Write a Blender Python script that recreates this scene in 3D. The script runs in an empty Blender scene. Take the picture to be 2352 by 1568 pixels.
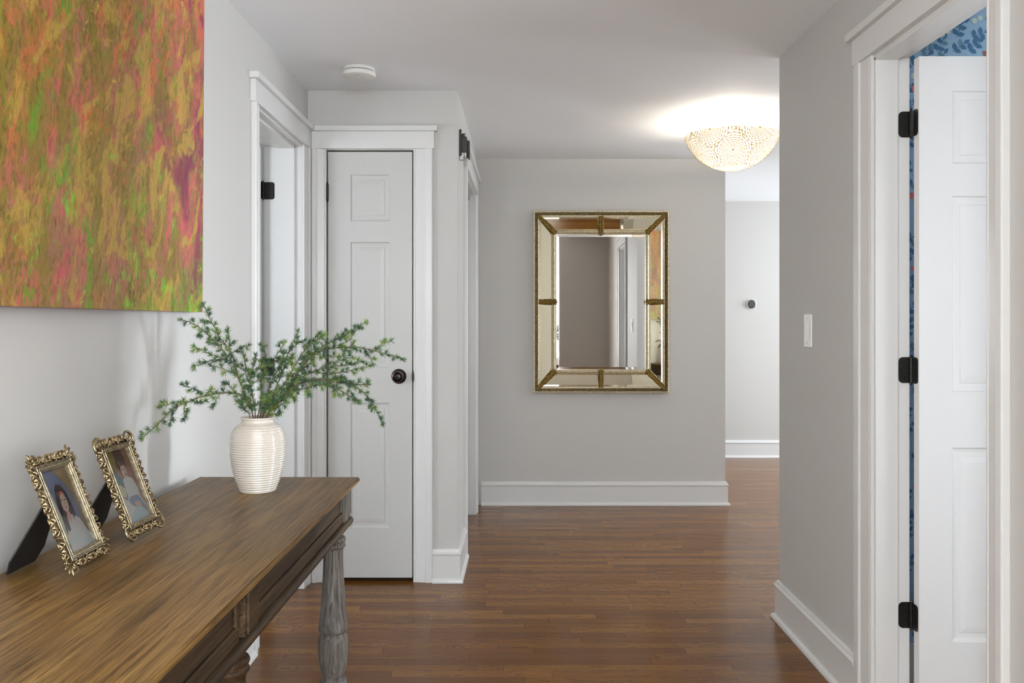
import bpy, bmesh, math, random
from mathutils import Vector, Matrix
R = random.Random(7)
PI = math.pi
scene = bpy.context.scene
COL = scene.collection
# ------------------------------------------------------------------ camera, world, exposure
F = 2050.0; VPX, VPY = 1175.0, 739.0; CH = 1.27; H = 2.40
cd = bpy.data.cameras.new('camera'); cam = bpy.data.objects.new('camera', cd); COL.objects.link(cam)
cam.location = (0, 0, CH); cam.rotation_euler = (PI/2, 0, 0)
cd.sensor_width = 36.0; cd.lens = F/2352*36
cd.shift_x = (1176-VPX)/2352; cd.shift_y = -(784-VPY)/2352
cd.clip_start = 0.02
scene.camera = cam
w = bpy.data.worlds.new('world'); scene.world = w; w.use_nodes = True
w.node_tree.nodes['Background'].inputs[0].default_value = (0.75, 0.85, 1.0, 1)
w.node_tree.nodes['Background'].inputs[1].default_value = 0.6
vs = scene.view_settings
vs.view_transform = 'Standard'; vs.look = 'None'; vs.gamma = 1.0; vs.exposure = 0.95
vs.use_curve_mapping = False

def lamp(name, kind, loc, rot, energy, color, size=None, size_y=None, spread=None):
    d = bpy.data.lights.new(name, kind); d.energy = energy; d.color = color
    if kind == 'AREA':
        d.shape = 'RECTANGLE'; d.size = size; d.size_y = size_y or size
        if spread: d.spread = spread
    elif size is not None: d.shadow_soft_size = size
    o = bpy.data.objects.new(name, d); o.location = loc; o.rotation_euler = rot; COL.objects.link(o)
    return o
COOL = (0.84, 0.92, 1.0); DAY = (0.86, 0.93, 1.0)
# daylight entering through the windows, plus two added fills (each lamp sits just inside its window pane)
lamp('daylight_living', 'AREA', (1.3, -3.10, 1.45), (PI/2, 0, 0), 85, DAY, 3.2, 1.7)                    # faces +Y
lamp('daylight_living_side', 'AREA', (3.72, -1.4, 1.45), (PI/2, 0, PI/2), 60, DAY, 2.4, 1.5)               # faces -X
lamp('daylight_bath', 'AREA', (2.77, 1.93, 1.20), (PI/2, 0, PI/2), 9.5, COOL, 0.30, 1.3, 1.15)   # faces -X, through the bathroom doorway
lamp('living_left_fill', 'AREA', (-0.95, -1.6, 1.45), (PI/2, 0, -PI/2), 88, DAY, 2.0, 1.5)               # faces +X, added to brighten the right wall
lamp('near_room_fill', 'AREA', (4.52, 4.7, 1.45), (PI/2, 0, PI/2), 16, COOL, 0.8, 1.4)  # added fill to brighten the side wall
lamp('daylight_far_room', 'AREA', (4.52, 7.25, 1.45), (PI/2, 0, PI/2), 38, COOL, 1.7, 1.6)                  # faces -X
lamp('daylight_bedroom', 'AREA', (-2.6, 2.72, 1.5), (PI/2, 0, 0), 16, COOL, 0.6, 1.2)                     # faces +Y

# ------------------------------------------------------------------ materials
def mat(name, col, rough=0.5, metal=0.0, spec=0.5, coat=0.0):
    m = bpy.data.materials.new(name); m.use_nodes = True
    b = m.node_tree.nodes['Principled BSDF']
    b.inputs['Base Color'].default_value = (*col, 1); b.inputs['Roughness'].default_value = rough
    b.inputs['Metallic'].default_value = metal; b.inputs['Specular IOR Level'].default_value = spec
    b.inputs['Coat Weight'].default_value = coat
    return m
def nt(m): return m.node_tree.nodes, m.node_tree.links, m.node_tree.nodes['Principled BSDF']
def N(ns, t, **kw):
    n = ns.new(t)
    for k, v in kw.items():
        if k.startswith('i_'): n.inputs[k[2:].replace('_', ' ')].default_value = v
        else: setattr(n, k, v)
    return n
def ramp(ns, stops, interp='LINEAR'):
    n = ns.new('ShaderNodeValToRGB'); r = n.color_ramp; r.interpolation = interp
    r.elements[0].position = stops[0][0]; r.elements[0].color = (*stops[0][1], 1)
    r.elements[1].position = stops[1][0]; r.elements[1].color = (*stops[1][1], 1)
    for p, c in stops[2:]:
        e = r.elements.new(p); e.color = (*c, 1)
    return n
def math_n(ns, ls, op, a, b=None):
    n = ns.new('ShaderNodeMath'); n.operation = op
    for i, v in enumerate((a, b)):
        if v is None: continue
        if isinstance(v, (int, float)): n.inputs[i].default_value = v
        else: ls.new(v, n.inputs[i])
    return n.outputs[0]
def mix(ns, ls, fac, a, b, bt='MIX'):
    n = ns.new('ShaderNodeMix'); n.data_type = 'RGBA'; n.blend_type = bt
    for i, v in ((0, fac), (6, a), (7, b)):
        if isinstance(v, (int, float)): n.inputs[i].default_value = v
        elif isinstance(v, tuple): n.inputs[i].default_value = (*v, 1) if len(v) == 3 else v
        else: ls.new(v, n.inputs[i])
    return n.outputs[2]
def bump(ns, ls, b, h, strength=0.2, dist=0.002):
    n = ns.new('ShaderNodeBump'); n.inputs['Strength'].default_value = strength; n.inputs['Distance'].default_value = dist
    ls.new(h, n.inputs['Height']); ls.new(n.outputs[0], b.inputs['Normal'])
def obj_coords(ns, ls, scale=(1, 1, 1), rot=(0, 0, 0), src='Object'):
    tc = ns.new('ShaderNodeTexCoord'); mp = ns.new('ShaderNodeMapping')
    mp.inputs['Scale'].default_value = scale; mp.inputs['Rotation'].default_value = rot
    ls.new(tc.outputs[src], mp.inputs[0]); return mp.outputs[0]
def noise(ns, ls, vec, scale, detail=4, rough=0.55, dist=0.0):
    n = ns.new('ShaderNodeTexNoise'); n.inputs['Scale'].default_value = scale; n.inputs['Detail'].default_value = detail
    n.inputs['Roughness'].default_value = rough; n.inputs['Distortion'].default_value = dist
    ls.new(vec, n.inputs['Vector']); return n.outputs[0]

def paint(name, col, rough=0.55, bs=0.06, scale=180, spec=0.4):
    m = mat(name, col, rough, spec=spec); ns, ls, b = nt(m)
    v = obj_coords(ns, ls); bump(ns, ls, b, noise(ns, ls, v, scale, 3), bs, 0.001)
    return m
M = {}
M['wall'] = paint('wall_paint', (0.575, 0.563, 0.538), 0.6)
M['ceiling'] = paint('ceiling_paint', (0.91, 0.935, 0.96), 0.8)
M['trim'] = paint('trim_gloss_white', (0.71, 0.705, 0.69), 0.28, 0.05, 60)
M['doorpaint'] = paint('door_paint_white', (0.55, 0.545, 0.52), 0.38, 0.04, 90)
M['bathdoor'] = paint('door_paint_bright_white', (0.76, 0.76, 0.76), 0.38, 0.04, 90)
M['plastic'] = mat('white_plastic', (0.78, 0.77, 0.74), 0.35)
M['bronze'] = mat('dark_bronze', (0.025, 0.024, 0.022), 0.38, 0.6)
M['knob'] = mat('knob_bronze', (0.03, 0.028, 0.028), 0.22, 0.8)
M['copper'] = mat('knob_edge_copper', (0.16, 0.10, 0.075), 0.3, 1.0)
M['dark'] = mat('dark_gap', (0.012, 0.011, 0.01), 0.8)
M['gunmetal'] = mat('black_chime_box', (0.03, 0.03, 0.028), 0.5)
M['steel'] = mat('grey_steel', (0.42, 0.41, 0.39), 0.4, 0.7)

def floor_mat():
    m = mat('oak_strip_floor', (0.16, 0.08, 0.035), 0.24); ns, ls, b = nt(m)
    tc = ns.new('ShaderNodeTexCoord'); sx = ns.new('ShaderNodeSeparateXYZ'); ls.new(tc.outputs['Object'], sx.inputs[0])
    W_ = 0.057
    row = math_n(ns, ls, 'FLOOR', math_n(ns, ls, 'DIVIDE', sx.outputs[1], W_))
    fr = math_n(ns, ls, 'FRACT', math_n(ns, ls, 'DIVIDE', sx.outputs[1], W_))
    wn = ns.new('ShaderNodeTexWhiteNoise'); wn.noise_dimensions = '1D'; ls.new(row, wn.inputs['W'])
    xo = math_n(ns, ls, 'ADD', sx.outputs[0], math_n(ns, ls, 'MULTIPLY', wn.outputs[0], 7.3))
    ln = math_n(ns, ls, 'ADD', math_n(ns, ls, 'MULTIPLY', wn.outputs[0], 0.5), 0.55)
    q = math_n(ns, ls, 'DIVIDE', xo, ln)
    col_ = math_n(ns, ls, 'FLOOR', q); cf = math_n(ns, ls, 'FRACT', q)
    cmb = ns.new('ShaderNodeCombineXYZ'); ls.new(row, cmb.inputs[0]); ls.new(col_, cmb.inputs[1])
    wn2 = ns.new('ShaderNodeTexWhiteNoise'); wn2.noise_dimensions = '2D'; ls.new(cmb.outputs[0], wn2.inputs['Vector'])
    # grain: position shifted per board
    gv = ns.new('ShaderNodeCombineXYZ')
    ls.new(math_n(ns, ls, 'ADD', math_n(ns, ls, 'MULTIPLY', sx.outputs[0], 1.6), math_n(ns, ls, 'MULTIPLY', wn2.outputs[0], 37)), gv.inputs[0])
    ls.new(math_n(ns, ls, 'MULTIPLY', sx.outputs[1], 26.0), gv.inputs[1])
    ls.new(math_n(ns, ls, 'MULTIPLY', wn2.outputs[0], 91), gv.inputs[2])
    g1 = noise(ns, ls, gv.outputs[0], 1.3, 5, 0.6, 1.2)
    gv2 = ns.new('ShaderNodeVectorMath'); gv2.operation = 'MULTIPLY'; ls.new(gv.outputs[0], gv2.inputs[0]); gv2.inputs[1].default_value = (3.0, 9.0, 1.0)
    g2 = noise(ns, ls, gv2.outputs[0], 2.0, 5, 0.7, 0.2)
    base = ramp(ns, [(0.0, (0.140, 0.055, 0.013)), (1.0, (0.265, 0.116, 0.024)), (0.5, (0.200, 0.080, 0.016))]); ls.new(wn2.outputs[0], base.inputs[0])
    fine = ramp(ns, [(0.3, (0.66, 0.66, 0.66)), (0.72, (1.22, 1.18, 1.12))]); ls.new(g2, fine.inputs[0])
    c1 = mix(ns, ls, 0.9, base.outputs[0], fine.outputs[0], 'MULTIPLY')
    # cathedral figure: thin dark contour lines of the low noise
    band = math_n(ns, ls, 'ABSOLUTE', math_n(ns, ls, 'SINE', math_n(ns, ls, 'MULTIPLY', g1, 24.0)))
    br = ramp(ns, [(0.0, (0.24, 0.21, 0.21)), (0.36, (1, 1, 1))]); ls.new(band, br.inputs[0])
    fig = ns.new('ShaderNodeMath'); fig.operation = 'GREATER_THAN'; ls.new(wn2.outputs[0], fig.inputs[0]); fig.inputs[1].default_value = 0.35
    c2 = mix(ns, ls, math_n(ns, ls, 'MULTIPLY', fig.outputs[0], 1.0), c1, br.outputs[0], 'MULTIPLY')
    # seams
    e = math_n(ns, ls, 'MINIMUM', fr, math_n(ns, ls, 'SUBTRACT', 1.0, fr))
    s1 = math_n(ns, ls, 'LESS_THAN', e, 0.012)
    e2 = math_n(ns, ls, 'MULTIPLY', math_n(ns, ls, 'MINIMUM', cf, math_n(ns, ls, 'SUBTRACT', 1.0, cf)), ln)
    s2 = math_n(ns, ls, 'LESS_THAN', e2, 0.0011)
    sm = math_n(ns, ls, 'MAXIMUM', s1, s2)
    c3 = mix(ns, ls, math_n(ns, ls, 'MULTIPLY', sm, 0.6), c2, (0.03, 0.014, 0.007))
    ls.new(c3, b.inputs['Base Color'])
    rr = ramp(ns, [(0.2, (0.17, 0.17, 0.17)), (0.8, (0.26, 0.26, 0.26))]); ls.new(g2, rr.inputs[0]); ls.new(rr.outputs[0], b.inputs['Roughness'])
    bump(ns, ls, b, math_n(ns, ls, 'SUBTRACT', math_n(ns, ls, 'MULTIPLY', g2, 0.25), sm), 0.12, 0.001)
    b.inputs['Specular IOR Level'].default_value = 0.20
    return m
M['floor'] = floor_mat()

def wood(name, lo, mid, hi, along=1, rough=0.5, knots=True, bs=0.35, streak=1.0):
    m = mat(name, mid, rough); ns, ls, b = nt(m)
    sc = [22, 22, 22]; sc[along] = 0.9
    v = obj_coords(ns, ls, tuple(sc))
    g = noise(ns, ls, v, 1.4, 7, 0.62, 0.9)
    sc2 = [150, 150, 150]; sc2[along] = 5
    v2 = obj_coords(ns, ls, tuple(sc2)); f = noise(ns, ls, v2, 1.0, 4, 0.7, 0.3)
    r = ramp(ns, [(0.28, lo), (0.74, hi), (0.5, mid)]); ls.new(g, r.inputs[0])
    fr = ramp(ns, [(0.32, (0.55, 0.55, 0.55)), (0.62, (1.15, 1.15, 1.15))]); ls.new(f, fr.inputs[0])
    c = mix(ns, ls, 0.8*streak, r.outputs[0], fr.outputs[0], 'MULTIPLY')
    if knots:
        v3 = obj_coords(ns, ls, (3, 1.4, 3)); k = noise(ns, ls, v3, 2.2, 2, 0.5)
        kr = ramp(ns, [(0.35, (0.82, 0.82, 0.84)), (0.65, (1.12, 1.08, 1.0))]); ls.new(k, kr.inputs[0])
        c = mix(ns, ls, 0.8, c, kr.outputs[0], 'MULTIPLY')
    sc4 = [150, 150, 150]; sc4[along] = 5
    v4 = obj_coords(ns, ls, tuple(sc4)); d4_ = noise(ns, ls, v4, 1.0, 3, 0.55, 1.4)
    dr = ramp(ns, [(0.36, (0.42, 0.38, 0.34)), (0.46, (1, 1, 1))]); ls.new(d4_, dr.inputs[0])
    c = mix(ns, ls, 0.75, c, dr.outputs[0], 'MULTIPLY')
    sc5 = [420, 420, 420]; sc5[along] = 4
    d5 = noise(ns, ls, obj_coords(ns, ls, tuple(sc5)), 1.0, 2, 0.5, 0.2)
    d5r = ramp(ns, [(0.40, (0.62, 0.58, 0.54)), (0.56, (1.10, 1.10, 1.10))]); ls.new(d5, d5r.inputs[0])
    c = mix(ns, ls, 0.8, c, d5r.outputs[0], 'MULTIPLY')
    b.inputs['Specular IOR Level'].default_value = 0.22
    ls.new(c, b.inputs['Base Color'])
    bump(ns, ls, b, math_n(ns, ls, 'ADD', f, g), bs, 0.0015)
    return m
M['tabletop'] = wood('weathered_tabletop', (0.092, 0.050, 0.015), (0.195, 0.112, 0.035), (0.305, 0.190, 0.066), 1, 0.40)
M['worn_highlight'] = wood('worn_highlight_wood', (0.16, 0.10, 0.04), (0.34, 0.22, 0.09), (0.48, 0.34, 0.16), 1, 0.5)  # lighter wood that carries the edge highlight as well as wear
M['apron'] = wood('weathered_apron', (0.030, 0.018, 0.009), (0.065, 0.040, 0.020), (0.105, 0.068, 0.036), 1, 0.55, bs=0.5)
M['legwood'] = wood('weathered_legs_cool_lit', (0.065, 0.050, 0.038), (0.125, 0.112, 0.100), (0.205, 0.195, 0.185), 2, 0.6, bs=0.55)  # weathered wood, greyed to carry the cool light on the far legs

def canvas_mat():
    m = mat('abstract_canvas', (0.3, 0.25, 0.05), 0.6, spec=0.25); ns, ls, b = nt(m)
    def vec(sc, rot, off=(0, 0, 0)):
        v = obj_coords(ns, ls, (1, 1, 1), (rot, 0, 0)); mp = ns.new('ShaderNodeMapping'); mp.inputs['Scale'].default_value = sc
        mp.inputs['Location'].default_value = off; ls.new(v, mp.inputs[0]); return mp.outputs[0]
    tc = ns.new('ShaderNodeTexCoord'); sp = ns.new('ShaderNodeSeparateXYZ'); ls.new(tc.outputs['Object'], sp.inputs[0])
    z = sp.outputs[2]; y = sp.outputs[1]
    def mul(a, k): return math_n(ns, ls, 'MULTIPLY', a, k)
    def add(a, k): return math_n(ns, ls, 'ADD', a, k)
    def layer(c, col, rot, fs, bs, off, thr, wz=0.0, wy=0.0, wf=1.0, wb=1.3, soft=0.05, op=0.9):
        f = noise(ns, ls, vec((60, fs[0], fs[1]), rot, (off, off, off)), 1.0, 7, 0.72, 0.6)
        g = noise(ns, ls, vec((3, bs[0], bs[1]), rot*0.7, (off*2, off, off)), 1.0, 4, 0.6, 0.8)
        t = add(mul(f, wf), mul(g, wb))
        if wz: t = add(t, mul(add(z, -0.5), wz))
        if wy: t = add(t, mul(add(y, -1.0), wy))
        r = ramp(ns, [(0.5-soft, (0, 0, 0)), (0.5+soft, (1, 1, 1))]); ls.new(add(mul(add(t, -thr), 0.5), 0.5), r.inputs[0])
        return mix(ns, ls, mul(r.outputs[0], op), c, col), f
    f0 = noise(ns, ls, vec((60, 95, 48), 0.3), 1.0, 8, 0.75, 0.4)
    base = ramp(ns, [(0.34, (0.10, 0.085, 0.012)), (0.66, (0.40, 0.27, 0.055)), (0.50, (0.22, 0.165, 0.022))]); ls.new(f0, base.inputs[0])
    c = base.outputs[0]
    # mauve tan, rose, red orange, plum, olive, green, ochre flicks
    c, _ = layer(c, (0.36, 0.165, 0.105), 0.25, (75, 30), (6, 4), 1.7, 1.13, -0.05, 0.05, op=0.8)
    c, _ = layer(c, (0.56, 0.11, 0.12), 0.45, (80, 30), (7, 3.5), 4.1, 1.17, 0.22, 0.03, op=0.85)
    c, _ = layer(c, (0.62, 0.15, 0.055), 0.55, (60, 24), (8, 4), 7.9, 1.30, 0.30, -0.10, op=0.85)
    c, _ = layer(c, (0.22, 0.17, 0.018), 0.2, (70, 26), (7, 3.2), 11.3, 1.20, 0.0, 0.0, op=0.85)
    c, f5 = layer(c, (0.19, 0.025, 0.075), 0.1, (85, 35), (7, 4), 15.2, 1.33, -0.12, 0.30, op=0.85)
    c, _ = layer(c, (0.46, 0.31, 0.055), 0.8, (30, 16), (9, 5), 18.4, 1.30, 0.0, 0.0, wf=0.6, wb=1.8, soft=0.03, op=0.7)
    c, _ = layer(c, (0.13, 0.30, 0.02), 0.2, (65, 26), (9, 5), 22.8, 1.335, -0.20, 0.06, op=0.9)
    c, _ = layer(c, (0.20, 0.50, 0.03), 0.4, (55, 24), (10, 8), 27.1, 1.47, -0.25, 0.05, op=0.9)
    c, _ = layer(c, (0.55, 0.42, 0.07), 0.9, (24, 9), (10, 6), 31.0, 1.42, 0.05, 0.0, wf=1.3, wb=1.0, soft=0.02, op=0.8)
    dk = ramp(ns, [(0.34, (0.50, 0.46, 0.42)), (0.52, (1.08, 1.06, 1.04))]); ls.new(f5, dk.inputs[0])
    c = mix(ns, ls, 0.8, c, dk.outputs[0], 'MULTIPLY')
    ls.new(c, b.inputs['Base Color']); bump(ns, ls, b, f0, 0.25, 0.001)
    return m
M['canvas'] = canvas_mat()
M['canvas_edge'] = mat('canvas_edge_purple', (0.22, 0.03, 0.13), 0.6)

def antique(name, lo, hi, rough=0.35, metal=0.85, sc=60):
    m = mat(name, hi, rough, metal); ns, ls, b = nt(m)
    n = noise(ns, ls, obj_coords(ns, ls), sc, 4, 0.6)
    r = ramp(ns, [(0.36, lo), (0.62, hi)]); ls.new(n, r.inputs[0]); ls.new(r.outputs[0], b.inputs['Base Color'])
    bump(ns, ls, b, n, 0.25, 0.001); return m
M['gold_leaf'] = antique('silver_gilt', (0.50, 0.42, 0.27), (0.80, 0.72, 0.54), 0.38, 0.45, 90)
M['gold_dark'] = antique('dark_gilt', (0.025, 0.018, 0.008), (0.27, 0.19, 0.07), 0.45, 0.75, 130)
M['gold_orn'] = antique('ornament_gilt', (0.035, 0.022, 0.006), (0.36, 0.22, 0.05), 0.38, 0.85, 170)
M['frame_metal'] = antique('aged_bronze_scrollwork', (0.13, 0.095, 0.055), (0.50, 0.39, 0.22), 0.30, 0.9, 160)
M['frame_rail'] = antique('aged_bronze_rail', (0.16, 0.125, 0.08), (0.38, 0.31, 0.20), 0.34, 0.85, 120)
M['mirror'] = mat('mirror_silver', (0.94, 0.94, 0.93), 0.012, 1.0)
M['mirror_warm'] = mat('aged_mirror', (0.93, 0.86, 0.66), 0.02, 1.0)
M['easel'] = mat('black_easel_back', (0.008, 0.0075, 0.007), 0.6)
def glass():
    m = bpy.data.materials.new('picture_glass'); m.use_nodes = True
    ns, ls = m.node_tree.nodes, m.node_tree.links; ns.clear()
    o = ns.new('ShaderNodeOutputMaterial'); t = ns.new('ShaderNodeBsdfTransparent'); g = ns.new('ShaderNodeBsdfGlossy')
    g.inputs['Roughness'].default_value = 0.03; fr = ns.new('ShaderNodeFresnel'); fr.inputs[0].default_value = 1.5
    mx = ns.new('ShaderNodeMixShader'); ls.new(fr.outputs[0], mx.inputs[0]); ls.new(t.outputs[0], mx.inputs[1]); ls.new(g.outputs[0], mx.inputs[2])
    ls.new(mx.outputs[0], o.inputs[0]); return m
M['glass'] = glass()
M['vase'] = mat('cream_glaze', (0.55, 0.50, 0.43), 0.12, 0, 0.6, 0.4)
M['twig'] = mat('twig_bark', (0.10, 0.055, 0.035), 0.7)
def needle_mat():
    m = mat('larch_needles', (0.06, 0.12, 0.035), 0.5); ns, ls, b = nt(m)
    n = noise(ns, ls, obj_coords(ns, ls), 34, 3)
    r = ramp(ns, [(0.36, (0.045, 0.105, 0.06)), (0.62, (0.21, 0.30, 0.06)), (0.5, (0.085, 0.17, 0.06))]); ls.new(n, r.inputs[0]); ls.new(r.outputs[0], b.inputs['Base Color'])
    return m
M['needle'] = needle_mat()
def emit(name, col, s):
    m = mat(name, col, 0.5); b = m.node_tree.nodes['Principled BSDF']
    b.inputs['Emission Color'].default_value = (*col, 1); b.inputs['Emission Strength'].default_value = s; return m
M['pane'] = emit('frosted_daylight_pane', (0.92, 0.96, 1.0), 1.3)
M['bulb'] = emit('bulb', (1.0, 0.83, 0.55), 5)
def shade_mat():
    m = bpy.data.materials.new('white_capiz_bowl'); m.use_nodes = True; ns, ls, b = nt(m)
    b.inputs['Base Color'].default_value = (0.85, 0.82, 0.74, 1); b.inputs['Roughness'].default_value = 0.4
    tr = ns.new('ShaderNodeBsdfTranslucent'); tr.inputs[0].default_value = (0.118, 0.116, 0.108, 1)
    mx = ns.new('ShaderNodeMixShader'); mx.inputs[0].default_value = 0.72
    ls.new(b.outputs[0], mx.inputs[1]); ls.new(tr.outputs[0], mx.inputs[2]); ls.new(mx.outputs[0], ns['Material Output'].inputs[0])
    return m
M['bowl'] = shade_mat()
M['bowl_gold'] = mat('bowl_gold_petals', (0.48, 0.27, 0.035), 0.5, 0.0)
M['canopy'] = mat('cream_canopy', (0.85, 0.77, 0.55), 0.4)
M['wp_base'] = mat('wallpaper_sky_blue', (0.33, 0.52, 0.72), 0.8)
M['wp_leaf'] = mat('wallpaper_leaf_blue', (0.065, 0.19, 0.36), 0.8)
M['wp_leaf2'] = mat('wallpaper_leaf_teal', (0.13, 0.27, 0.38), 0.8)
M['wp_berry'] = mat('wallpaper_berry', (0.75, 0.22, 0.25), 0.8)
M['wp_pale'] = mat('wallpaper_pale_flower', (0.62, 0.74, 0.68), 0.8)
M['wp_brown'] = mat('wallpaper_brown', (0.34, 0.14, 0.09), 0.8)

# ------------------------------------------------------------------ mesh helpers
def obj(name, bm, m, parent=None, smooth=False, bevel=0, loc=None):
    me = bpy.data.meshes.new(name)
    bmesh.ops.recalc_face_normals(bm, faces=bm.faces)
    bm.to_mesh(me); bm.free()
    if smooth:
        for p in me.polygons: p.use_smooth = True
    for mm in (m if isinstance(m, (list, tuple)) else [m]): me.materials.append(mm)
    o = bpy.data.objects.new(name, me); COL.objects.link(o)
    if loc: o.location = loc
    if parent: o.parent = parent
    if bevel:
        b = o.modifiers.new('bevel', 'BEVEL'); b.width = bevel; b.segments = 2; b.limit_method = 'ANGLE'; b.angle_limit = 0.6
    if smooth == 'auto':
        try: me.set_sharp_from_angle(angle=0.7)
        except Exception: pass
    return o
def tag(o, label, cat, group=None):
    o['label'] = label; o['category'] = cat
    if group: o['group'] = group
    return o
def struct(o): o['kind'] = 'structure'; return o
def empty(name, loc, rz=0):
    o = bpy.data.objects.new(name, None); o.location = loc; o.rotation_euler = (0, 0, rz); o.empty_display_size = 0.05
    COL.objects.link(o); return o
def NB(): return bmesh.new()
def box(bm, x0, x1, y0, y1, z0, z1, mi=0):
    v = [bm.verts.new(c) for c in ((x0, y0, z0), (x1, y0, z0), (x1, y1, z0), (x0, y1, z0), (x0, y0, z1), (x1, y0, z1), (x1, y1, z1), (x0, y1, z1))]
    for f in ((0, 3, 2, 1), (4, 5, 6, 7), (0, 1, 5, 4), (1, 2, 6, 5), (2, 3, 7, 6), (3, 0, 4, 7)):
        fc = bm.faces.new([v[i] for i in f]); fc.material_index = mi
    return v
def prism(bm, poly, z0, z1, mi=0):
    a = [bm.verts.new((x, y, z0)) for x, y in poly]; b = [bm.verts.new((x, y, z1)) for x, y in poly]
    n = len(poly)
    bm.faces.new(a[::-1]).material_index = mi; bm.faces.new(b).material_index = mi
    for i in range(n): bm.faces.new((a[i], a[(i+1) % n], b[(i+1) % n], b[i])).material_index = mi
def xform(bm, verts, mat4):
    for v in verts: v.co = mat4 @ v.co
def tube(bm, pts, rad, seg=8, caps=True, mi=0):
    pts = [Vector(p) for p in pts]; n = len(pts)
    rr = rad if isinstance(rad, (list, tuple)) else [rad]*n
    rings = []; up = None
    for i, p in enumerate(pts):
        t = (pts[min(i+1, n-1)]-pts[max(i-1, 0)])
        if t.length < 1e-9: t = Vector((0, 0, 1))
        t.normalize()
        if up is None:
            up = t.orthogonal().normalized()
        up = (up - t*up.dot(t))
        if up.length < 1e-6: up = t.orthogonal()
        up.normalize(); s = t.cross(up)
        rings.append([bm.verts.new(p + (up*math.cos(a)+s*math.sin(a))*rr[i]) for a in [2*PI*k/seg for k in range(seg)]])
    for i in range(n-1):
        for k in range(seg):
            f = bm.faces.new((rings[i][k], rings[i][(k+1) % seg], rings[i+1][(k+1) % seg], rings[i+1][k])); f.material_index = mi
    if caps and seg > 2:
        bm.faces.new(rings[0][::-1]).material_index = mi; bm.faces.new(rings[-1]).material_index = mi
def lathe(bm, prof, c=(0, 0, 0), seg=48, axis='Z', mi=0):
    rings = []
    for r, z in prof:
        ring = []
        for k in range(seg):
            a = 2*PI*k/seg; u, v = r*math.cos(a), r*math.sin(a)
            p = {'Z': (u, v, z), 'X': (z, u, v), 'Y': (u, z, v)}[axis]
            ring.append(bm.verts.new((p[0]+c[0], p[1]+c[1], p[2]+c[2])))
        rings.append(ring)
    for i in range(len(rings)-1):
        for k in range(seg):
            bm.faces.new((rings[i][k], rings[i][(k+1) % seg], rings[i+1][(k+1) % seg], rings[i+1][k])).material_index = mi
    for ring in (rings[0], rings[-1]):
        try: bm.faces.new(ring).material_index = mi
        except Exception: pass
def ball(bm, c, r, sx=1, sy=1, sz=1, rot=None, u=8, v=5, mi=0):
    vs_ = []
    c = Vector(c)
    def P(co):
        q = Vector((co[0]*sx*r, co[1]*sy*r, co[2]*sz*r))
        if rot: q = rot @ q
        return bm.verts.new(c+q)
    top = P((0, 0, 1)); bot = P((0, 0, -1)); rings = []
    for j in range(1, v):
        th = PI*j/v
        rings.append([P((math.sin(th)*math.cos(2*PI*k/u), math.sin(th)*math.sin(2*PI*k/u), math.cos(th))) for k in range(u)])
    fs = []
    for k in range(u):
        fs.append(bm.faces.new((top, rings[0][k], rings[0][(k+1) % u])))
        fs.append(bm.faces.new((bot, rings[-1][(k+1) % u], rings[-1][k])))
        for j in range(len(rings)-1):
            fs.append(bm.faces.new((rings[j][k], rings[j+1][k], rings[j+1][(k+1) % u], rings[j][(k+1) % u])))
    for f in fs: f.material_index = mi; f.smooth = True
def sweep(bm, path, prof, mi=0):
    """profile (offset to the left of travel, z) swept with mitres along a 2D path"""
    n = len(path); rows = []
    for i in range(n):
        p = Vector(path[i])
        d0 = (Vector(path[i])-Vector(path[i-1])).normalized() if i > 0 else None
        d1 = (Vector(path[i+1])-Vector(path[i])).normalized() if i < n-1 else None
        if d0 is None: d0 = d1
        if d1 is None: d1 = d0
        n0 = Vector((-d0.y, d0.x)); n1 = Vector((-d1.y, d1.x)); m_ = (n0+n1).normalized(); k = 1/max(0.2, m_.dot(n0))
        rows.append([bm.verts.new((p.x+m_.x*k*o, p.y+m_.y*k*o, z)) for o, z in prof])
    L = len(prof)
    for i in range(n-1):
        for j in range(L):
            bm.faces.new((rows[i][j], rows[i][(j+1) % L], rows[i+1][(j+1) % L], rows[i+1][j])).material_index = mi
    bm.faces.new(rows[0]); bm.faces.new(rows[-1][::-1])

# ------------------------------------------------------------------ SHELL
bm = NB(); box(bm, -3.1, 4.8, -3.4, 8.6, -0.05, 0.0); struct(obj('floor', bm, M['floor']))
bm = NB(); box(bm, -3.1, 4.8, -3.4, 8.6, H, H+0.08); struct(obj('ceiling', bm, M['ceiling']))
YC = 4.362; YM = 6.194; XL = -0.996; XR = 1.147; YR = 3.823; XLo = -1.176; XRo = 1.26
J = 0.02
ZT = 2.105
D1 = (3.49, 4.245); D4 = (2.138, 2.82); D2 = (-0.900, -0.483); D3 = (4.925, 5.875)
bm = NB()
box(bm, XLo, XL, -3.2, D1[0]-J, 0, H); box(bm, XLo, XL, D1[1]+J, YC, 0, H); box(bm, XLo, XL, D1[0]-J, D1[1]+J, ZT+J, H)
struct(obj('wall_left', bm, M['wall']))
bm = NB()
box(bm, XR, XRo, 0.72, D4[0]-J, 0, H); box(bm, XR, XRo, D4[1]+J, YR, 0, H); box(bm, XR, XRo, D4[0]-J, D4[1]+J, ZT+J, H)
struct(obj('wall_right', bm, M['wall']))
bm = NB()
box(bm, XLo, D2[0]-0.004, YC, YC+0.11, 0, H); box(bm, D2[1]+0.004, -0.266-0.0, YC, YC+0.11, 0, H); box(bm, D2[0]-0.004, D2[1]+0.004, YC, YC+0.11, ZT+0.004, H)
struct(obj('wall_closet', bm, M['wall']))
def sx_(y): return -0.266 + (y-YC)*(0.026/(YM-YC))
bm = NB()
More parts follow.
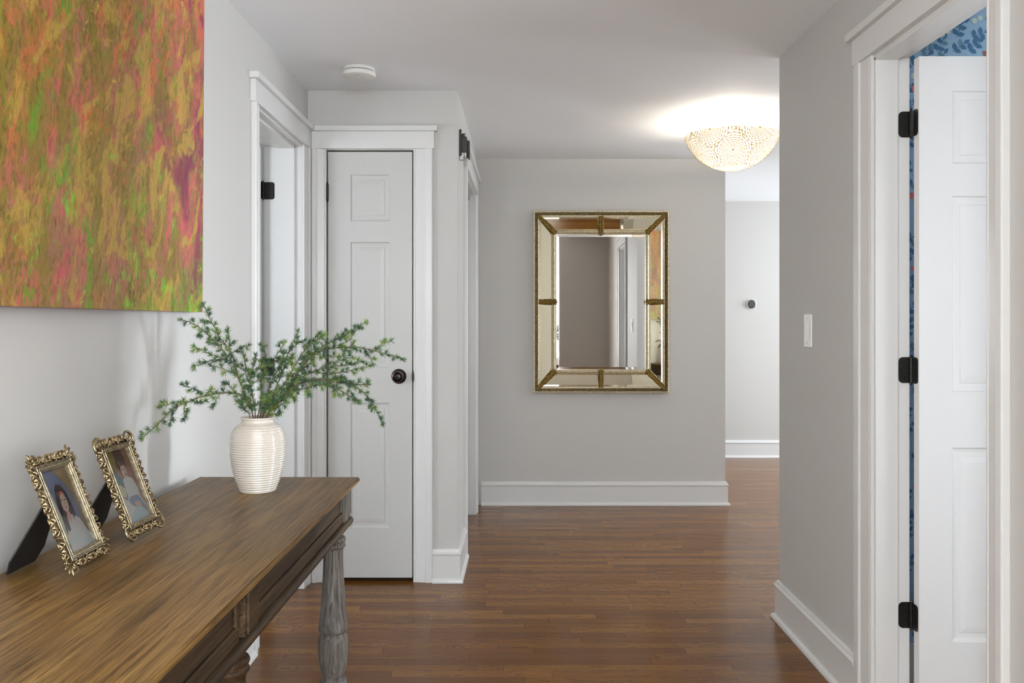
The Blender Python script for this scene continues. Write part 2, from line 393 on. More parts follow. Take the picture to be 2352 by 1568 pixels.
def sidebox(bm, y0, y1, z0, z1, o0=0.0, o1=-0.11):
    prism(bm, [(sx_(y0)+o1, y0), (sx_(y0)+o0, y0), (sx_(y1)+o0, y1), (sx_(y1)+o1, y1)], z0, z1)
sidebox(bm, YC+0.11, D3[0]-J, 0, H); sidebox(bm, D3[1]+J, YM, 0, H); sidebox(bm, D3[0]-J, D3[1]+J, ZT+J, H)
prism(bm, [(sx_(YC)-0.0, YC), (sx_(YC+.11), YC+0.11), (sx_(YC+.11)-0.11, YC+0.11), (sx_(YC), YC+0.11-0.0001)], 0, H)
struct(obj('wall_side', bm, M['wall']))
bm = NB(); box(bm, -0.40, 1.483, YM, YM+0.13, 0, H); struct(obj('wall_end', bm, M['wall']))
bm = NB(); box(bm, 1.36, 1.483, YM+0.13, 8.36, 0, H); struct(obj('wall_corridor', bm, M['wall']))
bm = NB(); box(bm, 1.36, 4.62, 8.36, 8.46, 0, H); struct(obj('wall_far', bm, M['wall']))
bm = NB(); box(bm, XRo, 4.62, YR-0.11, YR, 0, H); struct(obj('wall_room_near', bm, M['wall']))
bm = NB(); box(bm, 4.62, 4.72, YR-0.11, 8.46, 0, H); struct(obj('wall_room_right', bm, M['wall']))
bm = NB(); box(bm, 0.50, 3.92, 0.60, 0.72, 0, H); struct(obj('wall_entry', bm, M['wall']))
bm = NB(); box(bm, 3.82, 3.92, -3.2, 0.60, 0, H); struct(obj('wall_living_right', bm, M['wall']))
bm = NB(); box(bm, XLo, 3.92, -3.3, -3.2, 0, H); struct(obj('wall_back', bm, M['wall']))
bm = NB(); box(bm, -3.0, XLo, 2.60, 2.70, 0, H); struct(obj('wall_bedroom_near', bm, M['wall']))
bm = NB(); box(bm, -3.0, XLo, 5.2, 5.3, 0, H); box(bm, -1.30, -0.376, 4.9, 5.0, 0, H); struct(obj('wall_bedroom_far', bm, M['wall']))
bm = NB(); box(bm, -3.1, -3.0, 2.60, 5.3, 0, H); struct(obj('wall_bedroom_left', bm, M['wall']))
bm = NB(); box(bm, -0.95, -0.85, 5.0, 6.3, 0, H); struct(obj('wall_closet_inner', bm, M['wall']))
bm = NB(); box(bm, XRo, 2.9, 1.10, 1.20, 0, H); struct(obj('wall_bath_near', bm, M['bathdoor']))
bm = NB(); box(bm, 2.8, 2.9, 1.20, 3.20, 0, H); struct(obj('wall_bath_right', bm, M['wall']))

# bathroom wallpaper wall (blue, leaves and berries printed on it)
YW = 3.12
bm = NB(); box(bm, XRo, 2.8, YW, YW+0.08, 0, H, 0)
def flat_leaf(cx, cz, L, wd, a, mi, off):
    n = 7; pts = []
    for k in range(n+1):
        t = k/n; pts.append((t*L, wd*math.sin(PI*min(1, t**0.8))*0.5))
    pl = pts + [(x, -y) for x, y in reversed(pts[1:-1])]
    vs_ = [bm.verts.new((cx + x*math.cos(a)-y*math.sin(a), YW-off, cz + x*math.sin(a)+y*math.cos(a))) for x, y in pl]
    bm.faces.new(vs_[::-1]).material_index = mi
def disc(cx, cz, r, mi, off, n=14):
    vs_ = [bm.verts.new((cx+r*math.cos(2*PI*k/n), YW-off, cz+r*math.sin(2*PI*k/n))) for k in range(n)]
    bm.faces.new(vs_[::-1]).material_index = mi
def stem(x0, z0, x1, z1, wd, mi, off):
    d = Vector((x1-x0, z1-z0)).normalized(); nx, nz = -d.y*wd, d.x*wd
    bm.faces.new([bm.verts.new(p) for p in ((x0-nx, YW-off, z0-nz), (x1-nx, YW-off, z1-nz), (x1+nx, YW-off, z1+nz), (x0+nx, YW-off, z0+nz))]).material_index = mi
def sprig(x, z, a, n, L):
    sp = 0.024
    stem(x, z, x+math.cos(a)*sp*(n+0.3), z+math.sin(a)*sp*(n+0.3), 0.0012, 1, 0.0006)
    for k in range(n):
        px, pz = x+math.cos(a)*sp*(k+0.4), z+math.sin(a)*sp*(k+0.4)
        for s in (-1, 1):
            flat_leaf(px, pz, L, L*0.66, a+s*R.uniform(0.9, 1.3), R.choice((1, 1, 2)), 0.0010+0.0001*R.random())
    flat_leaf(x+math.cos(a)*sp*n, z+math.sin(a)*sp*n, L, L*0.55, a, 1, 0.0011)
for (x0, x1, z0, z1) in ((1.27, 2.3, 1.88, 2.40), (1.27, 1.66, 0.16, 1.88)):
    z = z0
    while z < z1-0.03:
        x = x0 + R.uniform(0, 0.05)
        while x < x1-0.03:
            r = R.random()
            if r < 0.70: sprig(x, min(z, z1-0.09), R.uniform(0.2, 1.5), 2 if z < z1-0.1 else 1, R.uniform(0.022, 0.028))
            elif r < 0.86:
                for q in range(R.choice((1, 3, 4))): disc(x+R.uniform(0, 0.026), z+R.uniform(0, 0.026), 0.0075, 3, 0.0014+q*0.0001)
            elif r < 0.95: disc(x+0.01, z+0.01, 0.010, 4, 0.0013); disc(x+0.03, z+0.02, 0.009, 4, 0.0013)
            else: flat_leaf(x, z, 0.05, 0.022, R.uniform(-0.8, 0.8), 5, 0.0013)
            x += R.uniform(0.048, 0.062)
        z += 0.048
struct(obj('wall_bathroom', bm, [M['wp_base'], M['wp_leaf'], M['wp_leaf2'], M['wp_berry'], M['wp_pale'], M['wp_brown']]))
bm = NB(); box(bm, XRo+0.0, 2.8, YW-0.016, YW, 0, 0.15); struct(obj('baseboard_bathroom', bm, M['trim'], bevel=0.004))

# ------------------------------------------------------------------ baseboards
BP = [(0, 0), (0.030, 0), (0.030, 0.006), (0.027, 0.014), (0.019, 0.020), (0.0155, 0.021), (0.0155, 0.132), (0.020, 0.136), (0.0205, 0.144), (0.013, 0.150), (0.010, 0.160), (0.006, 0.163), (0, 0.163)]
def baseboard(name, path):
    bm = NB(); sweep(bm, path, BP); return struct(obj(name, bm, M['trim']))
baseboard('baseboard_right', [(XR, D4[1]+0.13), (XR, YR), (XR+0.6, YR)])
baseboard('baseboard_mirror', [(1.483, YM+1.0), (1.483, YM), (sx_(YM)+0.03, YM)])
baseboard('baseboard_closet', [(sx_(D3[0]-0.097), D3[0]-0.097), (sx_(YC), YC), (-0.386, YC)])
baseboard('baseboard_far', [(4.6, 8.36), (1.50, 8.36)])
baseboard('baseboard_left', [(XL, -3.0), (XL, D1[0]-0.09)][::-1])

# ------------------------------------------------------------------ casings
# casing profile: (distance from opening edge, thickness)
def casing_profile(w_):
    return [(0.0, 0.0), (0.0, 0.010), (0.006, 0.012), (0.012, 0.010), (0.018, 0.0115), (w_*0.62, 0.0150), (w_*0.64, 0.019), (w_*0.70, 0.021), (w_-0.004, 0.021), (w_, 0.018), (w_, 0.0)]
def casing_on_x(bm, xw, face, y_edge, dirn, w_, z1, fx=None):
    """vertical casing on a wall facing +/-X: face=+1 if wall faces +X; dirn = which way from opening along Y"""
    pl = [(xw+face*t, y_edge+dirn*d) for d, t in casing_profile(w_)]
    prism(bm, pl, 0, z1)
def casing_on_y(bm, yw, x_edge, dirn, w_, z1):
    pl = [(x_edge+dirn*d, yw-t) for d, t in casing_profile(w_)]
    prism(bm, pl, 0, z1)
ZH = 2.113; ZH1 = 2.198; ZC = 2.222
# trim_1: left door
bm = NB()
casing_on_x(bm, XL, 1, D1[0]-0.0, -1, 0.080, ZH); casing_on_x(bm, XL, 1, D1[1]+0.0, 1, YC-D1[1]-0.002, ZH)
box(bm, XL, XL+0.021, D1[0]-0.088, YC-0.001, ZH, ZH1)
box(bm, XL, XL+0.038, D1[0]-0.105, YC-0.001, ZH1, ZC)
# jamb
box(bm, XLo, XL, D1[0]-J, D1[0], 0, ZT); box(bm, XLo, XL, D1[1], D1[1]+J, 0, ZT); box(bm, XLo, XL, D1[0]-J, D1[1]+J, ZT, ZT+J)
box(bm, -1.124, -1.03, D1[1]-0.012, D1[1], 0, ZT); box(bm, -1.124, -1.03, D1[0], D1[0]+0.012, 0, ZT); box(bm, -1.124, -1.03, D1[0], D1[1], ZT-0.012, ZT)
struct(obj('trim_1', bm, M['trim'], bevel=0.0015))
# trim_2: closet door in end wall
bm = NB()
casing_on_y(bm, YC, D2[0]-0.004, -1, D2[0]-0.004-(XL+0.022), ZH)
casing_on_y(bm, YC, D2[1]+0.004, 1, 0.094, ZH)
box(bm, XL+0.022, D2[1]+0.106, YC-0.021, YC, ZH, ZH1); box(bm, XL+0.039, D2[1]+0.122, YC-0.038, YC, ZH1, ZC)
struct(obj('trim_2', bm, M['trim'], bevel=0.0015))
# trim_3: closet door on the side wall
bm = NB()
def side_poly(pts): return [(sx_(y)+t, y) for y, t in pts]
for e, d in ((D3[0], -1), (D3[1], 1)):
    prism(bm, side_poly([(e+d*a, t) for a, t in casing_profile(0.093)]), 0, ZH)
sidebox(bm, D3[0]-0.101, D3[1]+0.101, ZH, ZH1, 0.021, 0.0)
sidebox(bm, D3[0]-0.118, D3[1]+0.118, ZH1, ZC, 0.038, 0.0)
sidebox(bm, D3[0]-J, D3[0], 0, ZT, 0.0, -0.11); sidebox(bm, D3[1], D3[1]+J, 0, ZT, 0.0, -0.11); sidebox(bm, D3[0]-J, D3[1]+J, ZT, ZT+J, 0.0, -0.11)
struct(obj('trim_3', bm, M['trim'], bevel=0.0015))
# trim_4: bathroom door in right wall
bm = NB()
casing_on_x(bm, XR, -1, D4[0], -1, 0.086, ZH); casing_on_x(bm, XR, -1, D4[1], 1, 0.124, ZH)
box(bm, XR-0.021, XR, D4[0]-0.098, D4[1]+0.134, ZH, ZH1); box(bm, XR-0.038, XR, D4[0]-0.115, D4[1]+0.152, ZH1, ZC)
box(bm, XR, XRo-0.002, D4[0]-J, D4[0], 0, ZT); box(bm, XR, XRo-0.002, D4[1], D4[1]+J, 0, ZT); box(bm, XR, XRo-0.002, D4[0]-J, D4[1]+J, ZT, ZT+J)
box(bm, XR-0.001, 1.217, D4[1]-0.011, D4[1], 0, ZT); box(bm, XR-0.001, 1.217, D4[0], D4[0]+0.011, 0, ZT); box(bm, XR-0.001, 1.217, D4[0], D4[1], ZT-0.011, ZT)
struct(obj('trim_4', bm, M['trim'], bevel=0.0015))

# ------------------------------------------------------------------ doors
def panel_slab(W_, z0, z1, t, cols, rows, both=True):
    """door slab in local coords: x 0..W, y 0 (front) .. t, panels = cols x rows"""
    bm = NB()
    xs = sorted({0.0, W_, *[c for p in cols for c in p]}); zs = sorted({z0, z1, *[c for p in rows for c in p]})
    for side in (0, 1):
        def V(x, y, z): return bm.verts.new((x, y if side == 0 else t-y, z))
        for i in range(len(xs)-1):
            for j in range(len(zs)-1):
                inp = any(abs(c[0]-xs[i]) < 1e-6 for c in cols) and any(abs(r[0]-zs[j]) < 1e-6 for r in rows)
                a, b, c, d = xs[i], xs[i+1], zs[j], zs[j+1]
                if not inp:
                    bm.faces.new((V(a, 0, c), V(b, 0, c), V(b, 0, d), V(a, 0, d)))
                else:
                    rings = []
                    for ins, dep in ((0, 0), (0.004, 0.0055), (0.013, 0.0075), (0.026, 0.0075), (0.0275, 0.0055), (0.046, 0.0030)):
                        rings.append([V(a+ins, dep, c+ins), V(b-ins, dep, c+ins), V(b-ins, dep, d-ins), V(a+ins, dep, d-ins)])
                    for k in range(len(rings)-1):
                        for q in range(4):
                            bm.faces.new((rings[k][q], rings[k][(q+1) % 4], rings[k+1][(q+1) % 4], rings[k+1][q]))
                    bm.faces.new(rings[-1])
    bmesh.ops.remove_doubles(bm, verts=bm.verts, dist=1e-5)
    def q(*c): bm.faces.new([bm.verts.new(p) for p in c])
    q((0, 0, z0), (0, t, z0), (0, t, z1), (0, 0, z1)); q((W_, 0, z0), (W_, 0, z1), (W_, t, z1), (W_, t, z0))
    q((0, 0, z1), (0, t, z1), (W_, t, z1), (W_, 0, z1)); q((0, 0, z0), (W_, 0, z0), (W_, t, z0), (0, t, z0))
    return bm
def rounded_plate(bm, w_, h_, r, t, mi=0, square_left=True):
    """plate in xz plane, x 0..w, z -h/2..h/2, thickness along -y"""
    pts = [(0, -h_/2), ]
    for k in range(7):
        a = -PI/2 + k*PI/12; pts.append((w_-r+r*math.cos(a), -h_/2+r+r*math.sin(a)))
    for k in range(7):
        a = k*PI/12; pts.append((w_-r+r*math.cos(a), h_/2-r+r*math.sin(a)))
    pts.append((0, h_/2))
    a_ = [bm.verts.new((x, 0, z)) for x, z in pts]; b_ = [bm.verts.new((x, -t, z)) for x, z in pts]
    bm.faces.new(a_); bm.faces.new(b_[::-1]); n = len(pts)
    for i in range(n): bm.faces.new((a_[i], b_[i], b_[(i+1) % n], a_[(i+1) % n]))
    return a_+b_
ROWS = [(0.262, 0.874), (1.046, 1.660), (1.762, 1.990)]
HZ = 0.082
def hinge_pin(bm, x, y, z, h_=HZ, r=0.0055):
    for k in range(5):
        z0 = z-h_/2+k*h_/5; tube(bm, [(x, y, z0+0.0006), (x, y, z0+h_/5-0.0006)], r, 10)
    ball(bm, (x, y, z+h_/2+0.003), 0.0045, u=8, v=4); ball(bm, (x, y, z-h_/2-0.002), 0.0040, u=8, v=4)

# door_1 (bedroom, left; stands open into the room)
bm = panel_slab(0.745, 0.012, 2.098, 0.035, [(0.105, 0.32), (0.425, 0.64)], ROWS)
for v in bm.verts: v.co = Vector((-1.182-v.co.x, 4.206+v.co.y, v.co.z))
d1 = struct(obj('door_1', bm, M['doorpaint']))
for z in (1.893, 1.055, 0.22):
    bm = NB(); vv = rounded_plate(bm, 0.050, HZ, 0.014, 0.002)
    for v in vv: v.co = Vector((-1.176+v.co.x, D1[1]-0.0005+v.co.y, v.co.z+z))
    box(bm, -1.1835, -1.182, 4.208, 4.240, z-HZ/2, z+HZ/2); hinge_pin(bm, -1.181, D1[1]-0.004, z)
    obj('hinge', bm, M['bronze'], d1, smooth='auto')
# door_2 (narrow closet)
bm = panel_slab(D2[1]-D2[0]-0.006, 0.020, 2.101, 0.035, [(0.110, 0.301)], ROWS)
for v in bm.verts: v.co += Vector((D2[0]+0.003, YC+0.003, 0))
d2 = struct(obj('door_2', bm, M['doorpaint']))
bm = NB(); box(bm, D2[0]-0.03, D2[1]+0.03, YC+0.05, YC+0.10, 0, H-0.2); bm2 = bm
struct(obj('closet_dark_backing', bm, M['dark']))  # near-black sheet close behind the door, its colour stands for the shade inside
for z in (1.903, 1.10, 0.25):
    bm = NB(); hinge_pin(bm, D2[0]+0.000, YC-0.006, z, 0.084, 0.0062); box(bm, D2[0]-0.004, D2[0]+0.006, YC-0.004, YC+0.002, z-0.042, z+0.042)
    obj('hinge', bm, M['bronze'], d2, smooth='auto')
kx, kz = -0.551, 1.004
bm = NB()
lathe(bm, [(0.0365, 0.0), (0.0365, -0.003), (0.034, -0.007), (0.026, -0.010), (0.014, -0.012), (0.012, -0.016), (0.012, -0.024), (0.018, -0.030), (0.026, -0.034), (0.0275, -0.042), (0.0255, -0.048)], (kx, YC+0.003, kz), 40, 'Y')
kn = obj('knob', bm, M['knob'], d2, smooth='auto')
bm = NB(); lathe(bm, [(0.0255, -0.0475), (0.0262, -0.050), (0.0225, -0.0515), (0.0215, -0.0500), (0.0215, -0.048)], (kx, YC+0.003, kz), 40, 'Y')
o = obj('knob_ring', bm, M['copper'], kn, smooth='auto'); o['label'] = 'thin copper coloured ring around the knob face'
bm = NB(); lathe(bm, [(0.0215, -0.0500), (0.012, -0.0515), (0.002, -0.052)], (kx, YC+0.003, kz), 40, 'Y')
obj('knob_face', bm, M['knob'], kn, smooth=True)
bm = NB(); lathe(bm, [(0.030, 0), (0.028, -0.002), (0.01, -0.003)], (0, 0, 0), 24, 'Y')
for v in bm.verts: v.co = Vector((D2[1]+0.003+v.co.x*0.22, YC-0.011+v.co.y, kz+v.co.z))
obj('strike_plate', bm, M['bronze'], d2, smooth='auto')
# door_3 (closet slab on side wall)
bm = NB(); sidebox(bm, D3[0]+0.003, 5.398, 0.012, 2.045, -0.045, -0.078); sidebox(bm, 5.402, D3[1]-0.003, 0.012, 2.045, -0.045, -0.078)
d3 = struct(obj('door_3', bm, M['doorpaint'], bevel=0.002))
bm = NB(); sidebox(bm, D3[0], D3[1], 2.07, ZT, -0.03, -0.09); obj('door_track', bm, M['steel'], d3)
# door_4 (bathroom; stands open into the bathroom)
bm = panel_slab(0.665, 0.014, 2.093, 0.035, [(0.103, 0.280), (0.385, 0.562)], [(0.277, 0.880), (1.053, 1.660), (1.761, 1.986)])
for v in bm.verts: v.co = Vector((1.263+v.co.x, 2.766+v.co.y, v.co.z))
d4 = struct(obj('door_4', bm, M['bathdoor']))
for z in (1.893, 1.118, 0.345):
    bm = NB(); vv = rounded_plate(bm, 0.034, HZ, 0.014, 0.002)
    for v in vv: v.co = Vector((1.256-v.co.x, D4[1]-0.0005+v.co.y, v.co.z+z))
    # leaf on the door edge, rounded far corners
    vv = rounded_plate(bm, 0.030, HZ, 0.012, 0.0016)
    for v in vv: v.co = Vector((1.2625+v.co.y, 2.802-v.co.x, v.co.z+z))
    for (ax, az) in ((1.243, 0.028), (1.232, 0.0), (1.243, -0.028)):
        lathe(bm, [(0.0042, 0), (0.0036, -0.0012), (0.0010, -0.0006)], (ax, D4[1]-0.0025, z+az), 12, 'Y')
    hinge_pin(bm, 1.2585, 2.811, z)
    obj('hinge', bm, M['bronze'], d4, smooth='auto')

# ------------------------------------------------------------------ windows (unseen from here, they give the daylight, two are added for fill)
def window(n, frame_boxes, pane):
    bm = NB()
    for b_ in frame_boxes: box(bm, *b_)
    o = struct(obj('window_%d' % n, bm, M['trim'], bevel=0.002)); bm = NB(); box(bm, *pane); obj('pane', bm, M['pane'], o); return o
def win_y(n, yw, s, x0, x1, z0, z1):   # on a wall plane facing s along Y
    a, b_ = sorted((yw, yw+s*0.03)); c, d = sorted((yw, yw+s*0.012))
    window(n, [(x0-.08, x0, a, b_, z0-.08, z1+.08), (x1, x1+.08, a, b_, z0-.08, z1+.08), (x0, x1, a, b_, z1, z1+.08), (x0, x1, a, b_, z0-.08, z0), ((x0+x1)/2-.02, (x0+x1)/2+.02, a, b_, z0, z1)], (x0, x1, c, d, z0, z1))
def win_x(n, xw, s, y0, y1, z0, z1):
    a, b_ = sorted((xw, xw+s*0.03)); c, d = sorted((xw, xw+s*0.012))
    window(n, [(a, b_, y0-.08, y0, z0-.08, z1+.08), (a, b_, y1, y1+.08, z0-.08, z1+.08), (a, b_, y0, y1, z1, z1+.08), (a, b_, y0, y1, z0-.08, z0), (a, b_, y0, y1, (z0+z1)/2-.015, (z0+z1)/2+.015)], (c, d, y0, y1, z0, z1))
win_y(1, -3.2, 1, -0.3, 2.9, 0.6, 2.3-0.02)
win_x(2, 3.82, -1, -2.6, -0.2, 0.7, 2.2)
win_x(5, XL, 1, -2.7, -0.5, 0.7, 2.2)  # added window around the fill for the right wall
win_x(3, 2.80, -1, 1.76, 2.10, 0.55, 1.87)
win_x(6, 4.62, -1, 6.35, 8.1, 0.65, 2.25)
win_x(7, 4.62, -1, 4.3, 5.1, 0.75, 2.15)  # added window around the side wall fill
win_y(4, 2.70, 1, -2.9, -2.3, 0.9, 2.1)
# ------------------------------------------------------------------ console table
TZ = 0.80; TR = math.radians(-0.45)
tb = empty('console_table', (-0.460, 2.708, 0), TR)        # origin at the far right corner of the top
tag(tb, 'long weathered brown wooden console table with turned legs against the left wall', 'table')
TL, TWd = 2.06, 0.488
bm = NB()
vv = box(bm, -TWd, 0, -TL, 0, TZ-0.015, TZ)
bmesh.ops.bevel(bm, geom=[e for e in bm.edges if all(abs(v.co.z-TZ) < 1e-5 or True for v in e.verts)], offset=0.0035, segments=2, affect='EDGES')
bm.normal_update()
for f in bm.faces:      # worn pale arris, edge highlight painted into its colour
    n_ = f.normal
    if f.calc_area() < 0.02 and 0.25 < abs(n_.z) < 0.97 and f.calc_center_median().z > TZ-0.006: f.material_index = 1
obj('tabletop', bm, [M['tabletop'], M['worn_highlight']], tb)
AX = -0.032; AZ0, AZ1 = 0.690, TZ-0.015
def apron_side(bm, x, s):     # x of face, s=+1 faces +x
    a, b_ = sorted((x, x-s*0.02)); box(bm, a, b_, -TL+0.09, -0.09, AZ0, AZ1)
bm = NB()
apron_side(bm, AX, 1); apron_side(bm, -TWd-AX, -1)
box(bm, -TWd+0.06, -0.06, -0.072, -0.052, AZ0, AZ1); box(bm, -TWd+0.06, -0.06, -TL+0.052, -TL+0.072, AZ0, AZ1)
# frame strips making sunk fields
def strip(bm, x, y0, y1, z0, z1, t=0.007): box(bm, x, x+t, y0, y1, z0, z1)
for (ya, yb) in ((-1.00, -0.10), (-1.98, -1.09)):
    strip(bm, AX, ya, yb, AZ0, AZ0+0.030); strip(bm, AX, ya, yb, AZ1-0.012, AZ1); strip(bm, AX, ya, ya+0.016, AZ0+0.030, AZ1-0.012); strip(bm, AX, yb-0.016, yb, AZ0+0.030, AZ1-0.012)
    box(bm, -TWd-AX-0.007, -TWd-AX, ya, yb, AZ0, AZ0+0.03)
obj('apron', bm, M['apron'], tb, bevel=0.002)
bm = NB()     # lower rounded moulding all round
RD = 0.0115
for x in (AX+0.010, -TWd-AX-0.010):
    tube(bm, [(x, -TL+0.045, AZ0-0.010), (x, -0.048, AZ0-0.010)], RD, 12)
for y in (-0.050, -TL+0.048):
    tube(bm, [(-TWd-AX-0.010, y, AZ0-0.010), (AX+0.010, y, AZ0-0.010)], RD, 12)
box(bm, AX-0.02, AX+0.006, -TL+0.05, -0.05, AZ0-0.020, AZ0); box(bm, -TWd-AX-0.006, -TWd-AX+0.02, -TL+0.05, -0.05, AZ0-0.020, AZ0)
obj('moulding', bm, M['apron'], tb, smooth='auto')
LEG = [(0.034, 0.670), (0.034, 0.655), (0.026, 0.650), (0.0265, 0.643), (0.034, 0.640), (0.037, 0.634), (0.035, 0.627), (0.031, 0.624), (0.036, 0.619), (0.036, 0.613), (0.030, 0.608), (0.0285, 0.600), (0.0290, 0.560), (0.0320, 0.500), (0.0365, 0.430), (0.0395, 0.400), (0.0425, 0.380), (0.0430, 0.372), (0.0385, 0.364), (0.0365, 0.360), (0.0370, 0.356), (0.0420, 0.350), (0.0445, 0.335), (0.0445, 0.315), (0.0425, 0.285), (0.0375, 0.255), (0.0325, 0.236), (0.0315, 0.230), (0.0380, 0.224), (0.0405, 0.216), (0.0385, 0.208), (0.0330, 0.204), (0.0320, 0.190), (0.0340, 0.150), (0.0330, 0.110), (0.0290, 0.095), (0.0360, 0.088), (0.0420, 0.070), (0.0420, 0.045), (0.0350, 0.015), (0.0310, 0.0)]
def table_leg(x, y, front):
    bm = NB(); lathe(bm, LEG, (x, y, 0), 36)
    s = 1 if front else -1
    hw = 0.042
    bm2_v = box(bm, x-hw, x+hw, y-hw, y+hw, 0.690, AZ1-0.0005)
    box(bm, x-hw-0.004, x+hw+0.004, y-hw-0.004, y+hw+0.004, 0.670, 0.690)
    lg = obj('leg', bm, M['legwood'] if y > -0.2 else M['apron'], tb, smooth='auto', bevel=0.0015)  # far legs take the lit grey tone, the others a shaded brown
    # applied raised panels on the block
    bm = NB()
    xo = x+s*hw; a, b_ = sorted((xo, xo+s*0.005))
    box(bm, a, b_, y-hw+0.010, y+hw-0.010, 0.704, AZ1-0.006)
    box(bm, a, b_+0.002*s if s > 0 else b_, y-hw, y-hw+0.007, 0.695, AZ1-0.002)
    if y > -0.2: box(bm, x-hw+0.012, x+hw-0.012, y+hw, y+hw+0.006, 0.704, AZ1-0.006)
    obj('block_panel', bm, M['legwood'] if y > -0.2 else M['apron'], lg, bevel=0.002)
for y in (-0.092, -1.028, -TL+0.092):
    table_leg(-0.062, y, True); table_leg(-TWd+0.062, y, False)

# ------------------------------------------------------------------ vase
VX, VY = -0.706, 2.483
vroot = empty('vase', (VX, VY, TZ))
tag(vroot, 'cream glazed ribbed ceramic vase of evergreen branches on the wooden table', 'vase')
def vprof():
    base = [(0.0, 0.0485), (0.03, 0.0600), (0.067, 0.0705), (0.104, 0.0760), (0.134, 0.0766), (0.150, 0.0752), (0.165, 0.0708), (0.178, 0.0630), (0.188, 0.051), (0.193, 0.0450)]
    def r(z):
        for (z0, r0), (z1, r1) in zip(base, base[1:]):
            if z <= z1:
                t = (z-z0)/(z1-z0); t2 = t
                return r0+(r1-r0)*t2
        return base[-1][1]
    out = [(0.0005, 0.0), (0.046, 0.0), (0.050, 0.002)]
    n = 28; zt = 0.187
    for k in range(n):
        z0 = 0.003 + (zt-0.003)*k/n; dz = (zt-0.003)/n
        for t, d in ((0.06, -0.0008), (0.25, 0.0002), (0.5, 0.0007), (0.75, 0.0002), (0.94, -0.0008)):
            z = z0+dz*t; zs = [r(max(0, z-0.004)), r(z), r(min(0.189, z+0.004))]
            out.append((sum(zs)/3+d, z))
    out += [(0.0490, 0.1890), (0.0450, 0.192), (0.0435, 0.196), (0.0440, 0.200), (0.0465, 0.2020), (0.0475, 0.2040), (0.0465, 0.2060), (0.0435, 0.2060), (0.0415, 0.2030), (0.040, 0.195), (0.044, 0.185), (0.060, 0.16), (0.065, 0.13), (0.045, 0.02), (0.0005, 0.012)]
    return out
bm = NB(); lathe(bm, vprof(), (0, 0, 0), 80); obj('vase_body', bm, M['vase'], vroot, smooth=True)

# ------------------------------------------------------------------ evergreen branches
def unproj(px, py, Y): return Vector(((px-VPX)*Y/F, Y, CH-(py-VPY)*Y/F))
def zp(zx, zy, Y): return unproj(320+zx/3.267, 680+zy/3.267, Y)
def smooth_pts(pts, n=6):
    out = []
    P_ = [pts[0]]+pts+[pts[-1]]
    for i in range(1, len(P_)-2):
        for k in range(n):
            t = k/n; a, b_, c, d = P_[i-1], P_[i], P_[i+1], P_[i+2]
            out.append(0.5*((2*b_)+(-a+c)*t+(2*a-5*b_+4*c-d)*t*t+(-a+3*b_-3*c+d)*t**3))
    out.append(pts[-1]); return out
def needle(bm, p, d, L, wd):
    d = d.normalized(); s = d.cross(Vector((R.uniform(-1, 1), R.uniform(-1, 1), R.uniform(-1, 1))))
    if s.length < 1e-4: s = d.orthogonal()
    s.normalize(); u = d.cross(s)
    bend = u*L*R.uniform(0.02, 0.12)
    m_ = p+d*L*0.5+bend; t = p+d*L
    a = bm.verts.new(p+s*wd*0.5); b_ = bm.verts.new(p-s*wd*0.5); c = bm.verts.new(m_+s*wd*0.55); e = bm.verts.new(m_-s*wd*0.55); f = bm.verts.new(t)
    g = bm.verts.new(m_+u*wd*0.5)
    bm.faces.new((a, b_, e, c)); bm.faces.new((c, e, f)); bm.faces.new((b_, a, g)); bm.faces.new((e, g, f))
def tuft(bm, p, d, n=26, L=0.014):
    d = d.normalized(); o1 = d.orthogonal().normalized(); o2 = d.cross(o1)
    for k in range(n):
        a = R.uniform(0, 2*PI); th = R.uniform(0.05, 1.05)
        v = d*math.cos(th)+(o1*math.cos(a)+o2*math.sin(a))*math.sin(th)
        needle(bm, p+d*R.uniform(-0.001, 0.002), v, L*R.uniform(0.7, 1.2), 0.00095)
def clothe(bs, bn, pts, r0, r1, bare=0.0, dens=1.0, tufts=True):
    sp = smooth_pts(pts); n = len(sp); rad = [r0+(r1-r0)*i/(n-1) for i in range(n)]
    for i in range(1, n-1): sp[i] = sp[i]+Vector((R.uniform(-1, 1), R.uniform(-1, 1), R.uniform(-1, 1)))*0.0009
    tube(bs, sp, rad, 6)
    tot = sum((sp[i+1]-sp[i]).length for i in range(n-1)); acc = 0; nt_ = R.uniform(0.01, 0.02)
    for i in range(n-1):
        seg = sp[i+1]-sp[i]; L = seg.length
        if L < 1e-6: continue
        d = seg/L; o1 = d.orthogonal().normalized(); o2 = d.cross(o1)
        k = 0.0
        while k < L:
            f = (acc+k)/tot
            if f > bare:
                for _ in range(2):
                    a = R.uniform(0, 2*PI); th = R.uniform(0.45, 1.0)
                    v = d*math.cos(th)+(o1*math.cos(a)+o2*math.sin(a))*math.sin(th)
                    if R.random() < dens: needle(bn, sp[i]+d*k+v*0.0005, v, R.uniform(0.010, 0.0165), 0.0009)
            k += 0.0023
        while nt_ < acc+L and tufts:
            if nt_/tot > bare:
                a = R.uniform(0, 2*PI); v = d*0.5+(o1*math.cos(a)+o2*math.sin(a))*0.9
                p = sp[i]+d*max(0, nt_-acc); v.normalize()
                tube(bs, [p, p+v*0.004], [r1*1.2, r1], 5); tuft(bn, p+v*0.004, v, R.randint(30, 42), R.uniform(0.014, 0.019))
            nt_ += R.uniform(0.0095, 0.019)
        acc += L
    tuft(bn, sp[-1], sp[-1]-sp[-3], 34, 0.016)
